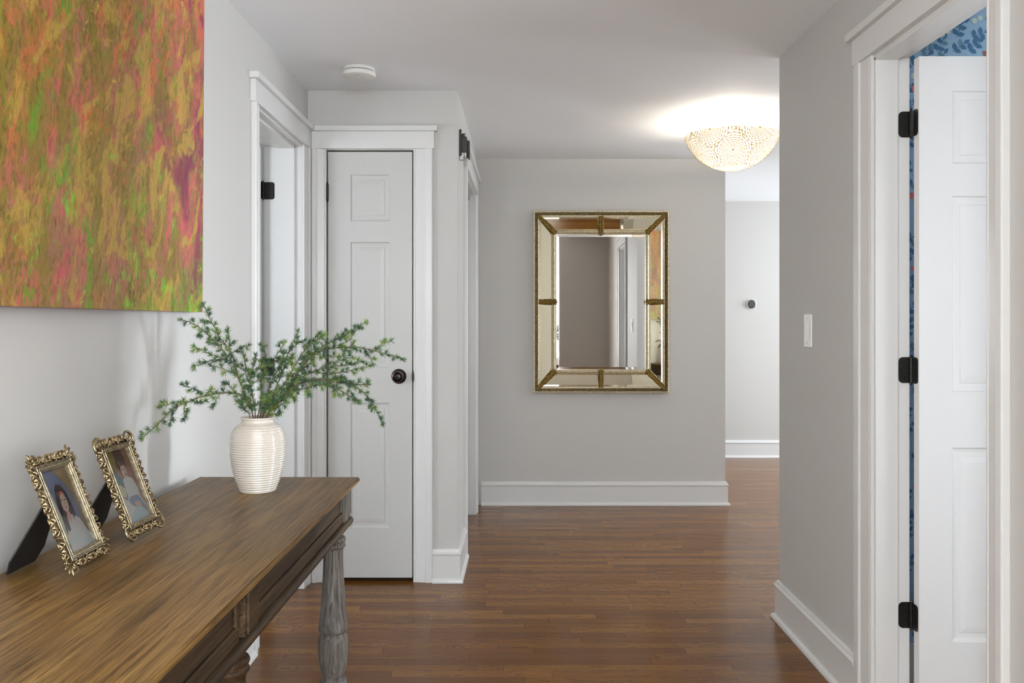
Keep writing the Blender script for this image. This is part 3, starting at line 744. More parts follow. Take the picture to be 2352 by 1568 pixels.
BR = [
 # (dy at tip, main polyline, [twigs], label)
 (-0.02, -0.10, [(850, 915), (830, 830), (755, 640), (700, 500), (620, 400), (540, 310), (430, 220), (325, 180)],
  [[(700, 500), (640, 470), (520, 430), (420, 385)], [(690, 480), (560, 475), (500, 500), (425, 520)], [(680, 440), (678, 340), (665, 255)], [(690, 430), (750, 395), (810, 370)], [(480, 260), (455, 275), (445, 285)], [(740, 590), (640, 550), (545, 520)]],
  'evergreen branch reaching up and left to just below the painting, longest upper left spray'),
 (0.0, 0.02, [(850, 915), (800, 760), (740, 600), (690, 430), (600, 300), (530, 170), (485, 72)],
  [[(600, 300), (560, 260), (525, 245)], [(545, 200), (500, 190), (475, 185)], [(650, 370), (600, 340), (540, 330)]],
  'slim evergreen branch whose tip rises highest, touching the lower right corner of the painting'),
 (-0.02, -0.17, [(855, 915), (820, 830), (760, 740), (620, 725), (480, 750), (370, 790), (250, 850), (140, 960), (28, 1055)],
  [[(500, 748), (420, 700), (335, 665)], [(370, 785), (260, 800), (158, 830)], [(600, 732), (575, 780), (555, 820)], [(730, 725), (690, 680), (650, 655)], [(400, 780), (440, 805), (490, 790)], [(290, 830), (245, 890), (232, 945)], [(350, 800), (335, 860), (345, 900)], [(560, 740), (535, 715), (540, 705)]],
  'evergreen branch drooping far left over the picture frames, lowest left spray'),
 (0.01, 0.05, [(870, 912), (850, 750), (830, 640), (850, 560), (865, 500), (870, 450)],
  [[(840, 620), (800, 520), (770, 400)], [(835, 600), (890, 540), (900, 500)], [(820, 640), (790, 560), (750, 530)]],
  'short upright evergreen branch standing left of the vase centre'),
 (0.0, -0.06, [(905, 912), (915, 740), (915, 640), (935, 560), (1010, 470), (1085, 355)],
  [[(930, 560), (950, 440), (915, 372)], [(980, 500), (1040, 480), (1080, 470)], [(915, 640), (870, 640), (830, 700)]],
  'evergreen branch rising up the middle in front of the black hinge'),
 (0.02, 0.06, [(910, 912), (1000, 740), (1070, 580), (1110, 450), (1150, 350), (1187, 275)],
  [[(1120, 430), (1170, 370), (1230, 335)], [(1060, 600), (1050, 560), (1060, 520)], [(1090, 520), (1140, 480), (1150, 450)]],
  'upright evergreen branch with its tip over the door casing, right of the middle'),
 (-0.02, -0.08, [(920, 912), (1010, 760), (1100, 640), (1180, 500), (1260, 380), (1345, 285)],
  [[(1250, 400), (1320, 340), (1385, 300)], [(1150, 560), (1130, 470), (1140, 460)], [(1200, 480), (1270, 440), (1330, 400)]],
  'evergreen branch rising steeply right with a short forked tip'),
 (0.02, 0.10, [(930, 908), (1060, 760), (1170, 600), (1240, 470), (1330, 410), (1450, 335), (1560, 280), (1690, 200)],
  [[(1380, 390), (1350, 320), (1375, 290)], [(1450, 345), (1500, 310), (1540, 265)], [(1480, 370), (1560, 340), (1640, 235)]],
  'evergreen branch ending in the upper right tip of the bouquet'),
 (0.0, -0.04, [(930, 912), (1080, 740), (1200, 560), (1310, 435), (1440, 390), (1600, 385), (1750, 405), (1970, 470)],
  [[(1740, 405), (1800, 380), (1878, 338)], [(1680, 395), (1720, 440), (1750, 500)], [(1310, 435), (1450, 450), (1595, 462)], [(1500, 388), (1530, 400), (1560, 410)], [(1580, 385), (1600, 360), (1605, 350)]],
  'evergreen branch stretching farthest right to just above the door knob'),
 (0.02, 0.08, [(925, 912), (1050, 740), (1200, 620), (1320, 560), (1440, 530), (1560, 515), (1660, 492)],
  [[(1300, 570), (1450, 580), (1580, 560), (1715, 525)], [(1200, 620), (1240, 540), (1290, 500)], [(1360, 545), (1420, 500), (1520, 480)]],
  'bushy evergreen branch pointing level right in the middle of the right side'),
 (-0.03, -0.10, [(950, 905), (1050, 790), (1180, 670), (1330, 630), (1500, 650), (1620, 660), (1705, 660)],
  [[(1400, 640), (1480, 620), (1510, 610)], [(1240, 660), (1270, 690), (1275, 730)], [(1530, 655), (1560, 630), (1580, 640)]],
  'evergreen branch running level right below the bushy one'),
 (-0.02, -0.05, [(980, 900), (1110, 740), (1240, 690), (1380, 665), (1530, 720), (1640, 790)],
  [[(1150, 720), (1150, 760), (1160, 775)], [(1440, 670), (1490, 730), (1500, 740)]],
  'evergreen branch arching right and ending low beside the closet door panel'),
 (0.0, -0.02, [(960, 905), (1080, 760), (1200, 650), (1400, 620), (1580, 665), (1700, 735), (1760, 830), (1822, 945)],
  [[(1560, 665), (1600, 740), (1640, 780)], [(1710, 745), (1740, 800), (1745, 840)]],
  'evergreen branch drooping right, lowest tip on the right side'),
 (0.03, 0.04, [(895, 912), (960, 740), (1000, 620), (1060, 520), (1080, 440)],
  [[(985, 660), (930, 600), (900, 590)], [(960, 740), (1060, 700), (1140, 690)], [(1000, 620), (1080, 600), (1170, 610)], [(940, 800), (1000, 780), (1090, 750)]],
  'dense evergreen branch filling the middle of the bouquet'),
 (-0.02, -0.03, [(830, 912), (795, 860), (775, 790)], [[(790, 850), (775, 830), (760, 800)]],
  'very short evergreen twig at the left rim of the vase'),
 (-0.03, -0.04, [(1000, 905), (1040, 830), (1100, 800)], [[(990, 890), (1030, 880), (1050, 880)], [(960, 905), (940, 840), (930, 790)], [(1010, 880), (1010, 820), (960, 760)]],
  'short evergreen twig leaning over the right rim of the vase'),
]
for (d0, d1_, main, twigs, lab) in BR:
    n = len(main); Y0 = VY+d0
    ys = {p: Y0+(VY+d1_-Y0)*((i/(n-1))**1.2) for i, p in enumerate(main)}
    def depth_at(q):
        best = min(main, key=lambda p: (p[0]-q[0])**2+(p[1]-q[1])**2); return ys[best]
    # stem goes down inside the vase
    first = zp(*main[0], Y0); bs, bn = NB(), NB()
    # clamp the mouth point inside the rim
    fx = max(-0.034, min(0.034, first.x-VX)); fy = max(-0.02, min(0.02, first.y-VY)); first = Vector((VX+fx*0.95, VY+fy, TZ+0.205))
    inside = Vector((VX+fx*0.3, VY+fy*0.3, TZ+0.03))
    pts = [inside, first]+[zp(*p, ys[p]) for p in main[1:]]
    tot = sum((pts[i+1]-pts[i]).length for i in range(len(pts)-1))
    short = len(main) <= 3
    clothe(bs, bn, pts, 0.0019 if not short else 0.0013, 0.0008, bare=0.19/tot*1.02 if not short else 0.180/tot)
    for tw in twigs:
        y0 = depth_at(tw[0]); yend = y0+R.uniform(-0.035, 0.03); m_ = len(tw)
        tp = [zp(*q, y0+(yend-y0)*i/(m_-1)) for i, q in enumerate(tw)]
        tp = [Vector((max(-0.972, p.x), p.y, p.z)) for p in tp]
        clothe(bs, bn, tp, 0.0010, 0.0006)
    st = obj('evergreen_branch', bs, M['twig'], smooth=True)
    nd = obj('needles', bn, M['needle'], st); nd['label'] = 'tufts of thin green needles'
    tag(st, lab, 'branch', 'evergreen branches in the cream vase')

# ------------------------------------------------------------------ picture frames
def scroll_pts(c, r, a0, turns, grow=0.25, n=18, flip=1):
    out = []
    for k in range(n+1):
        t = k/n; a = a0+flip*turns*2*PI*t; rr = r*(1-t*(1-grow))
        out.append(Vector((c[0]+rr*math.cos(a), c[1]+rr*math.sin(a), 0)))
    return out
# each picture is built flat: u to the right, v up, w toward the viewer
def photo_mesh(parent, W_, H_, shapes):
    cols = {}; mats = []; bm = NB()
    def mid(c):
        if c not in cols:
            cols[c] = len(mats); mats.append(mat('print_colour', tuple(min(0.9, 2.2*q) for q in c), 0.45))
        return cols[c]
    for k, (c, pts) in enumerate(shapes):
        mi = mid(c); w_ = 0.0002+0.00012*k
        vs_ = [bm.verts.new((u*W_, v*H_, w_)) for u, v in pts]
        f = bm.faces.new(vs_); f.material_index = mi; f.normal_update()
    me = bpy.data.meshes.new('photograph'); bmesh.ops.triangulate(bm, faces=[f for f in bm.faces if len(f.verts) > 4])
    bmesh.ops.recalc_face_normals(bm, faces=bm.faces)
    bm.to_mesh(me); bm.free()
    for m_ in mats: me.materials.append(m_)
    o = bpy.data.objects.new('photograph', me); COL.objects.link(o); o.parent = parent; return o
def ell(cx, cy, rx, ry, n=20, a=0.0):
    return [(cx+rx*math.cos(t)*math.cos(a)-ry*math.sin(t)*math.sin(a), cy+rx*math.cos(t)*math.sin(a)*0.6+ry*math.sin(t)*math.cos(a)) for t in [2*PI*k/n for k in range(n)]]
GIRL = [
 ((0.16, 0.13, 0.10), [(0, 0), (1, 0), (1, 1), (0, 1)]),
 ((0.62, 0.58, 0.66), [(0, 0.15), (0.16, 0.1), (0.30, 0.42), (0.22, 0.75), (0.10, 1), (0, 1)]),
 ((0.55, 0.47, 0.36), [(0, 0.12), (0.22, 0.10), (0.30, 0.34), (0.18, 0.55), (0.0, 0.55)]),
 ((0.13, 0.15, 0.24), [(0.12, 1), (0.46, 1), (0.75, 0.80), (0.92, 0.50), (0.8, 0.3), (0.26, 0.34), (0.22, 0.6)]),
 ((0.24, 0.18, 0.10), [(0.5, 1), (1, 1), (1, 0.60), (0.86, 0.72)]),
 ((0.05, 0.035, 0.04), [(0.34, 0.76), (0.44, 0.82), (0.58, 0.80), (0.68, 0.70), (0.74, 0.52), (0.72, 0.34), (0.60, 0.28), (0.34, 0.22), (0.22, 0.22), (0.24, 0.42), (0.26, 0.62)]),
 ((0.55, 0.48, 0.50), [(0.28, 0.34), (0.42, 0.42), (0.60, 0.42), (0.82, 0.34), (0.96, 0.12), (1.0, 0.02), (0.26, 0.02), (0.22, 0.16)]),
 ((0.40, 0.24, 0.20), [(0.44, 0.46), (0.56, 0.46), (0.55, 0.36), (0.48, 0.32), (0.43, 0.38)]),
 ((0.52, 0.33, 0.29), ell(0.49, 0.585, 0.125, 0.125)),
 ((0.45, 0.14, 0.10), [(0.36, 0.68), (0.44, 0.725), (0.56, 0.715), (0.61, 0.67), (0.50, 0.69)]),
 ((0.04, 0.05, 0.09), ell(0.435, 0.615, 0.026, 0.010, 10)), ((0.04, 0.05, 0.09), ell(0.550, 0.612, 0.026, 0.010, 10)),
 ((0.40, 0.22, 0.19), [(0.487, 0.60), (0.505, 0.60), (0.515, 0.56), (0.480, 0.56)]),
 ((0.42, 0.10, 0.12), [(0.44, 0.525), (0.49, 0.533), (0.55, 0.525), (0.50, 0.508)]),
 ((0.05, 0.035, 0.04), [(0.34, 0.62), (0.40, 0.70), (0.47, 0.715), (0.40, 0.66), (0.37, 0.56), (0.40, 0.40), (0.36, 0.25), (0.28, 0.24), (0.28, 0.45)]),
 ((0.05, 0.035, 0.04), [(0.62, 0.66), (0.66, 0.60), (0.68, 0.45), (0.62, 0.34), (0.60, 0.45), (0.61, 0.55)]),
 ((0.35, 0.53, 0.70), [(0.14, 0.0), (1.0, 0.0), (1.0, 0.12), (0.80, 0.22), (0.60, 0.20), (0.40, 0.14), (0.16, 0.16)]),
 ((0.55, 0.50, 0.60), [(0.60, 0.14), (0.70, 0.19), (0.86, 0.20), (0.92, 0.12), (0.80, 0.08), (0.66, 0.08)]),
 ((0.50, 0.66, 0.78), [(0.16, 0.06), (0.44, 0.11), (0.62, 0.0), (0.14, 0.0)]),
]
BOY = [
 ((0.22, 0.12, 0.085), [(0, 0), (1, 0), (1, 1), (0, 1)]),
 ((0.20, 0.16, 0.055), [(0, 1), (0.36, 1), (0.40, 0.85), (0.34, 0.66), (0, 0.70)]),
 ((0.10, 0.055, 0.045), [(0.42, 1), (0.72, 1), (0.80, 0.86), (0.70, 0.62), (0.46, 0.66), (0.40, 0.84)]),
 ((0.12, 0.10, 0.04), [(0.0, 0.86), (0.18, 0.80), (0.30, 0.72), (0.28, 0.66), (0.10, 0.72), (0, 0.70)]),
 ((0.06, 0.14, 0.16), [(0, 0.70), (0.18, 0.72), (0.42, 0.58), (0.40, 0.50), (0.12, 0.52), (0, 0.56)]),
 ((0.52, 0.40, 0.28), [(0, 0.50), (0.24, 0.54), (0.40, 0.46), (0.34, 0.34), (0.06, 0.40), (0, 0.42)]),
 ((0.30, 0.38, 0.48), [(0.0, 0.0), (1.0, 0.0), (1.0, 0.16), (0.86, 0.34), (0.56, 0.38), (0.36, 0.34), (0.10, 0.12)]),
 ((0.50, 0.62, 0.68), [(0.0, 0.36), (0.16, 0.38), (0.54, 0.18), (0.12, 0.02), (0.0, 0.14)]),
 ((0.58, 0.46, 0.40), [(0.42, 0.58), (0.52, 0.615), (0.68, 0.61), (0.82, 0.56), (0.90, 0.42), (0.86, 0.26), (0.76, 0.26), (0.74, 0.34), (0.50, 0.33), (0.50, 0.22), (0.42, 0.22), (0.38, 0.40)]),
 ((0.15, 0.19, 0.25), [(0.36, 0.30), (0.50, 0.34), (0.80, 0.33), (1.0, 0.12), (1.0, 0.03), (0.72, 0.20), (0.54, 0.18), (0.40, 0.24)]),
 ((0.50, 0.28, 0.21), ell(0.585, 0.705, 0.115, 0.105)),
 ((0.09, 0.045, 0.03), [(0.46, 0.73), (0.45, 0.79), (0.50, 0.835), (0.60, 0.85), (0.69, 0.83), (0.72, 0.77), (0.70, 0.72), (0.68, 0.765), (0.58, 0.78), (0.50, 0.765)]),
 ((0.03, 0.02, 0.02), ell(0.545, 0.72, 0.02, 0.008, 10)), ((0.03, 0.02, 0.02), ell(0.635, 0.72, 0.02, 0.008, 10)),
 ((0.38, 0.17, 0.13), [(0.58, 0.705), (0.60, 0.705), (0.61, 0.675), (0.575, 0.675)]),
 ((0.20, 0.04, 0.04), ell(0.60, 0.648, 0.035, 0.016, 12)),
 ((0.50, 0.28, 0.22), ell(0.60, 0.215, 0.06, 0.045)), ((0.50, 0.28, 0.22), ell(0.72, 0.205, 0.07, 0.045)),
]
def picture_frame(loc, rz, tilt, label, style, shapes):
    """frame standing on the table; local u -> along its width, leaning back"""
    root = empty('picture_frame', loc)
    # local axes: u = +Y world, v = up leaned toward -X, w = toward +X
    root.rotation_euler = Matrix(((0, -math.sin(tilt), math.cos(tilt)), (1, 0, 0), (0, math.cos(tilt), math.sin(tilt)))).to_euler()
    if rz: root.rotation_euler = (Matrix.Rotation(rz, 3, 'Z') @ Matrix(((0, -math.sin(tilt), math.cos(tilt)), (1, 0, 0), (0, math.cos(tilt), math.sin(tilt))))).to_euler()
    W_, H_ = (0.186, 0.244) if style == 0 else (0.176, 0.246)
    gw, gh = 0.100, 0.160
    gu = (W_-gw)/2; gv = 0.042
    # rails around the opening
    bm = NB()
    def ring_rail(ins, wd, z0, z1):
        u0, u1, v0, v1 = gu-ins, gu+gw+ins, gv-ins, gv+gh+ins
        box(bm, u0-wd, u1+wd, v0-wd, v0, z0, z1); box(bm, u0-wd, u1+wd, v1, v1+wd, z0, z1)
        box(bm, u0-wd, u0, v0, v1, z0, z1); box(bm, u1, u1+wd, v0, v1, z0, z1)
    if style == 0:
        ring_rail(0.000, 0.0030, 0.0, 0.0085); ring_rail(0.0030, 0.0045, 0.0, 0.0115); ring_rail(0.0075, 0.0030, 0.0, 0.0090); ring_rail(0.0105, 0.0025, 0.0, 0.0110)
    else:
        ring_rail(0.000, 0.0025, 0.0, 0.010); ring_rail(0.0025, 0.0065, 0.0, 0.0075); ring_rail(0.0090, 0.0020, 0.0, 0.0095)
    rl = obj('inner_frame', bm, M['frame_rail'], root, bevel=0.0008)
    bm = NB()
    if style == 0:
        for s in (0, 1):
            u = gu-0.0090 if s == 0 else gu+gw+0.0090; v = gv
            while v < gv+gh: ball(bm, (u, v, 0.0095), 0.0015, u=6, v=4); v += 0.0038
            obj('beading', bm, M['frame_metal'], root, smooth=True); bm = NB()
    else:
        for s in range(4):
            L = gw if s < 2 else gh; t = -0.004
            while t < L+0.004:
                p = (gu+t, gv-0.0057) if s == 0 else (gu+t, gv+gh+0.0057) if s == 1 else (gu-0.0057, gv+t) if s == 2 else (gu+gw+0.0057, gv+t)
                pts = [q+Vector((0, 0, 0.008)) for q in scroll_pts(p, 0.0022, R.uniform(0, 6), 0.8, 0.6, 8)]
                tube(bm, pts, 0.0007, 5); t += 0.0062
    if style == 1: obj('beading', bm, M['frame_metal'], root, smooth=True)
    # scrollwork border
    bm = NB(); bo = 0.0125
    def curl(c, r, a, flip, thick=0.0023, z=0.006, turns=1.15):
        pts = [q+Vector((0, 0, z+0.004*math.sin(k*0.5))) for k, q in enumerate(scroll_pts(c, r, a, turns, 0.22, 20, flip))]
        rr = [thick*(0.45+0.75*math.sin(PI*min(1, (k+1)/len(pts)*1.05))**0.7) if 0 < k else thick*0.35 for k in range(len(pts))]
        tube(bm, pts, rr, 7); ball(bm, pts[-1], thick*1.25, u=7, v=5)
    def leafb(p, ang, L, z=0.006):
        rot = Matrix.Rotation(ang, 3, 'Z'); ball(bm, (p[0], p[1], z), L, 1.0, 0.34, 0.28, rot, 8, 5)
    def side_run(p0, p1, out, n, r):
        p0, p1, out = Vector(p0), Vector(p1), Vector(out); d = (p1-p0).normalized(); L = (p1-p0).length
        for k in range(n):
            c = p0+d*(L*(k+0.5)/n); fl = 1 if k % 2 == 0 else -1
            base = math.atan2(out.y, out.x)
            curl((c.x+out.x*r*0.9, c.y+out.y*r*0.9), r, base+PI+fl*0.9, fl)
            curl((c.x+out.x*r*1.15+d.x*fl*r*0.9, c.y+out.y*r*1.15+d.y*fl*r*0.9), r*0.66, base+PI-fl*0.5, -fl, 0.0018)
            leafb((c.x+d.x*L/n*0.5+out.x*r*0.5, c.y+d.y*L/n*0.5+out.y*r*0.5), base+fl*0.6, r*0.8)
            leafb((c.x+out.x*r*1.7, c.y+out.y*r*1.7), base+PI/2, r*0.7, 0.004)
    uL, uR, vB, vT = gu-bo, gu+gw+bo, gv-bo, gv+gh+bo
    side_run((uL, vB), (uL, vT), (-1, 0), 8, 0.0088); side_run((uR, vB), (uR, vT), (1, 0), 8, 0.0088)
    side_run((uL, vB), (uR, vB), (0, -1), 6, 0.0092); side_run((uL, vT), (uR, vT), (0, 1), 6, 0.0096)
    for (cu, cv, a) in ((uL, vB, PI*1.25), (uR, vB, -PI/4), (uL, vT, PI*0.75), (uR, vT, PI/4)):
        ex = 0.020; tip = (cu+math.cos(a)*ex, cv+math.sin(a)*ex)
        if style == 0:
            for da in (-0.5, 0, 0.5): leafb((cu+math.cos(a+da)*ex*0.95, cv+math.sin(a+da)*ex*0.95), a+da, 0.0095)
            curl((cu+math.cos(a+0.9)*0.013, cv+math.sin(a+0.9)*0.013), 0.009, a, 1); curl((cu+math.cos(a-0.9)*0.013, cv+math.sin(a-0.9)*0.013), 0.009, a, -1)
        else:
            pts = [Vector((cu+math.cos(a+q)*(0.019+0.003*math.cos(q)), cv+math.sin(a+q)*(0.019+0.003*math.cos(q)), 0.008)) for q in [-1.5+3.0*k/14 for k in range(15)]]
            tube(bm, pts, [0.0022+0.0012*math.sin(PI*k/14) for k in range(15)], 8)
            curl((cu+math.cos(a)*0.008, cv+math.sin(a)*0.008), 0.0075, a, 1)
    # thin backing web joining the curls
    for b_ in ((uL-0.008, uL+0.001, vB-0.004, vT+0.004), (uR-0.001, uR+0.008, vB-0.004, vT+0.004), (uL-0.004, uR+0.004, vB-0.008, vB+0.001), (uL-0.004, uR+0.004, vT-0.001, vT+0.008)):
        box(bm, b_[0], b_[1], b_[2], b_[3], 0.000, 0.0035)
    # trim everything to the overall height so it stands on the table
    for v in bm.verts:
        if v.co.y < 0.0005: v.co.y = 0.0005
    obj('scrollwork', bm, M['frame_metal'], root, smooth=True)
    ph = photo_mesh(root, gw, gh, shapes); ph.location = (gu, gv, 0.0)
    bm = NB(); bm.faces.new([bm.verts.new(c) for c in ((gu, gv, 0.0045), (gu+gw, gv, 0.0045), (gu+gw, gv+gh, 0.0045), (gu, gv+gh, 0.0045))])
    obj('glass', bm, M['glass'], root)
    bm = NB(); box(bm, gu-0.010, gu+gw+0.010, gv-0.010, gv+gh+0.010, -0.005, -0.0003)
    bk = obj('backing_board', bm, M['easel'], root)
    # easel strut: a long tapered board hinged high on the back, foot on the table behind
    bm = NB()
    top = Vector((W_/2, H_*0.66, -0.006)); ang = math.radians(46)
    # direction in local frame pointing down and back so the foot reaches the table plane
    ca, sa = math.cos(tilt), math.sin(tilt)
    hz = top.y*ca                                         # height of hinge above table
    down = Vector((0, -1, 0))
    # local back axis is -w; find L such that the foot is at table height: z = v*cos + w*sin
    dv, dw = -math.cos(ang), -math.sin(ang)
    L = (top.y*ca+top.z*sa)/-(dv*ca+dw*sa)
    def lp(s, off, du): return Vector((top.x+du, top.y+dv*s-off*math.sin(ang), top.z+dw*s+off*math.cos(ang)))
    outline = [(0.0, -0.020), (0.0, 0.020), (L*0.80, 0.060), (L*0.985, 0.048), (L*0.985, -0.048), (L*0.80, -0.060)]
    a_ = [bm.verts.new(lp(s, 0.0015, du)) for s, du in outline]; b_ = [bm.verts.new(lp(s, -0.0015, du)) for s, du in outline]
    bm.faces.new(a_); bm.faces.new(b_[::-1])
    for i in range(6): bm.faces.new((a_[i], b_[i], b_[(i+1) % 6], a_[(i+1) % 6]))
    obj('easel_strut', bm, M['easel'], root)
    tag(root, label, 'picture frame', 'ornate photo frames on the table')
    return root
picture_frame((-0.803, 1.606, TZ+0.0005), 0.0, math.radians(21.5), 'nearer ornate bronze scrollwork frame holding a photo of a long-haired girl in white', 0, GIRL)
picture_frame((-0.799, 1.852, TZ+0.0005), math.radians(-3.0), math.radians(21.0), 'farther ornate bronze scrollwork frame holding a photo of a short-haired boy in white', 1, BOY)

# ------------------------------------------------------------------ painting
CT = 0.042; CY0, CY1, CZ0, CZ1 = 1.26, 2.755, 1.300, 2.33
pr = empty('canvas_painting', (XL, CY0, CZ0))
tag(pr, 'large abstract painting in olive, rose and orange strokes on the left wall above the table', 'painting')
bm = NB(); L_ = CY1-CY0; Hh = CZ1-CZ0
v = [bm.verts.new(c) for c in ((CT, 0, 0), (CT, L_, 0), (CT, L_, Hh), (CT, 0, Hh))]; bm.faces.new(v)
obj('canvas_face', bm, M['canvas'], pr)
bm = NB(); box(bm, 0.001, CT-0.0003, 0.0, L_, 0.0, Hh); o = obj('canvas_edge', bm, M['canvas_edge'], pr); o['label'] = 'purple painted canvas edge'
pr.rotation_euler = (0, math.radians(0.35), 0); pr.location = (XL, CY0, CZ0)

# ------------------------------------------------------------------ wall mirror
MW, MH = 0.938, 1.256
mr = empty('wall_mirror', (0.618, YM-0.0045, 1.408)); mr.rotation_euler = (math.radians(0.0), 0, math.radians(-0.62))
tag(mr, 'tall rectangular mirror with a bordering ring of angled panes and antique gold frame', 'mirror')
# local: x right, z up, y negative toward viewer
def rect_ring(bm, w0, h0, w1, h1, y0, y1):
    """ring between outer half sizes w0,h0 at depth y0 and inner half sizes w1,h1 at y1"""
    a = [bm.verts.new(c) for c in ((-w0, y0, -h0), (w0, y0, -h0), (w0, y0, h0), (-w0, y0, h0))]
    b_ = [bm.verts.new(c) for c in ((-w1, y1, -h1), (w1, y1, -h1), (w1, y1, h1), (-w1, y1, h1))]
    for i in range(4): bm.faces.new((a[i], a[(i+1) % 4], b_[(i+1) % 4], b_[i]))
def rings(bm, seq, hw, hh):
    for (i0, y0), (i1, y1) in zip(seq, seq[1:]): rect_ring(bm, hw-i0, hh-i0, hw-i1, hh-i1, y0, y1)
    bmesh.ops.remove_doubles(bm, verts=bm.verts, dist=1e-6)
hw, hh = MW/2, MH/2
bm = NB(); rings(bm, [(0, 0), (0, -0.040), (0.003, -0.046), (0.011, -0.048), (0.0135, -0.044)], hw, hh)
obj('outer_lip', bm, M['gold_leaf'], mr)
bm = NB(); rings(bm, [(0.0135, -0.044), (0.016, -0.040), (0.030, -0.040), (0.033, -0.046)], hw, hh)
per = []
for (x0, z0, x1, z1) in ((-1, -1, 1, -1), (1, -1, 1, 1), (1, 1, -1, 1), (-1, 1, -1, -1)):
    a, b_ = Vector((x0*(hw-.023), 0, z0*(hh-.023))), Vector((x1*(hw-.023), 0, z1*(hh-.023))); L = (b_-a).length; n = int(L/0.0125)
    d = (b_-a)/L; ang = math.atan2(d.z, d.x)
    for k in range(n):
        p = a+d*L*(k+0.5)/n
        ball(bm, (p.x, -0.043, p.z), 0.0074, 1.0, 0.6, 0.5, Matrix.Rotation(-ang-0.55, 3, 'Y'), 7, 4)
obj('rope_border', bm, M['gold_dark'], mr)
bm = NB(); rings(bm, [(0.032, -0.044), (0.034, -0.048), (0.038, -0.048), (0.041, -0.043), (0.045, -0.044), (0.047, -0.040)], hw, hh)
obj('inner_lip', bm, M['gold_leaf'], mr)
# geometry of the sloped side mirrors: outer inset 0.047 -> inner inset 0.133
o_in, i_in = 0.046, 0.134; yo, yi = -0.040, -0.012
def slope_panel(pts_outer, pts_inner, tiltname='side_glass'):
    pass
bw = 0.010
def quad_bevel(corners, m_, name):
    """bevelled mirror piece from 4 corners (CCW in xz), lifted centre"""
    bm = NB(); c = sum((Vector(p) for p in corners), Vector())/4
    nrm = (Vector(corners[1])-Vector(corners[0])).cross(Vector(corners[3])-Vector(corners[0])).normalized()
    if nrm.y > 0: nrm = -nrm
    cs = [Vector(p) for p in corners]
    def inset(k):
        a, b_, d = cs[k-1], cs[k], cs[(k+1) % 4]
        e0 = (a-b_).normalized(); e1 = (d-b_).normalized(); s = abs(e0.cross(e1).length)
        return b_+(e0+e1)*bw/max(0.3, s)
    inn = [inset(k)+nrm*0.0016 for k in range(4)]
    A = [bm.verts.new(p) for p in cs]; B = [bm.verts.new(p) for p in inn]
    bm.faces.new(B)
    for k in range(4): bm.faces.new((A[k], A[(k+1) % 4], B[(k+1) % 4], B[k]))
    o = obj(name, bm, m_, mr); return o
for s in (-1, 1):
    xo, xi = s*(hw-o_in), s*(hw-i_in); zo, zi = hh-o_in, hh-i_in
    for t in (-1, 1):
        # vertical sides, split at the middle bar
        quad_bevel([(xo, yo, t*0.012), (xi, yi, t*0.012), (xi, yi, t*zi), (xo, yo, t*zo)], M['mirror_warm'], 'side_glass')
        # top / bottom, split
        quad_bevel([(s*0.012, yo, t*zo), (s*0.012, yi, t*zi), (xi, yi, t*zi), (xo, yo, t*zo)], M['mirror_warm'], 'side_glass')
# inner rails (half round silver gilt with dark lines)
bm = NB(); rings(bm, [(0.130, -0.013), (0.1315, -0.022), (0.135, -0.025), (0.137, -0.021), (0.139, -0.027), (0.147, -0.032), (0.153, -0.027), (0.155, -0.021), (0.157, -0.024), (0.1595, -0.022), (0.160, -0.010)], hw, hh)
obj('inner_rail', bm, M['gold_leaf'], mr)
ci = 0.159
bm = NB()
cw, ch_ = hw-ci, hh-ci
rings(bm, [(ci, -0.0110), (ci+0.019, -0.0135)], hw, hh)
f = bm.faces.new([bm.verts.new(c) for c in ((-cw+.019, -0.0135, -ch_+.019), (cw-.019, -0.0135, -ch_+.019), (cw-.019, -0.0135, ch_-.019), (-cw+.019, -0.0135, ch_-.019))])
obj('centre_glass', bm, M['mirror'], mr)
# gilt leaf bars: corners and mid sides
def leaf_bar(p0, p1, wd):
    bm = NB(); p0, p1 = Vector(p0), Vector(p1); d = (p1-p0); L = d.length; d.normalize(); s = d.cross(Vector((0, 1, 0))).normalized(); up = Vector((0, -1, 0))
    n = 10; prev = None
    for i in range(n+1):
        c = p0+d*L*i/n; wv = wd*(0.5+0.06*math.sin(i*2.1))
        rowv = [bm.verts.new(c+s*wv*k+up*h_) for k, h_ in ((-1, -0.006), (-0.9, 0.003), (-0.4, 0.008), (0, 0.006), (0.4, 0.008), (0.9, 0.003), (1, -0.006))]
        if prev:
            for k in range(6): bm.faces.new((prev[k], prev[k+1], rowv[k+1], rowv[k]))
        prev = rowv
    ang = math.atan2(d.z, d.x); m_ = max(6, int(L/0.010))
    for i in range(m_):
        c = p0+d*L*(i+0.5)/m_
        for k in (-1, 1):
            q = c+s*wd*0.27*k+up*0.008
            ball(bm, q, 0.0078, 1.15, 0.42, 0.5, Matrix.Rotation(-ang+k*0.75, 3, 'Y'), 7, 4)
        ball(bm, c+up*0.0095, 0.0036, u=6, v=4)
    for k in (-1, 0, 1): ball(bm, p1+s*wd*0.36*k+up*0.006-d*0.004*abs(k), 0.0085, 1, 0.7, 1, None, 8, 5)
    obj('gilt_bar', bm, M['gold_orn'], mr, smooth=True)
for s in (-1, 1):
    for t in (-1, 1): leaf_bar((s*(hw-0.034), -0.042, t*(hh-0.034)), (s*(hw-0.152), -0.026, t*(hh-0.152)), 0.036)
    leaf_bar((s*(hw-0.036), -0.041, 0), (s*(hw-0.156), -0.027, 0), 0.036)
    leaf_bar((0, -0.041, s*(hh-0.036)), (0, -0.027, s*(hh-0.156)), 0.036)
bm = NB(); box(bm, -hw+0.01, hw-0.01, -0.0085, 0.0, -hh+0.01, hh-0.01); obj('back_panel', bm, M['easel'], mr)

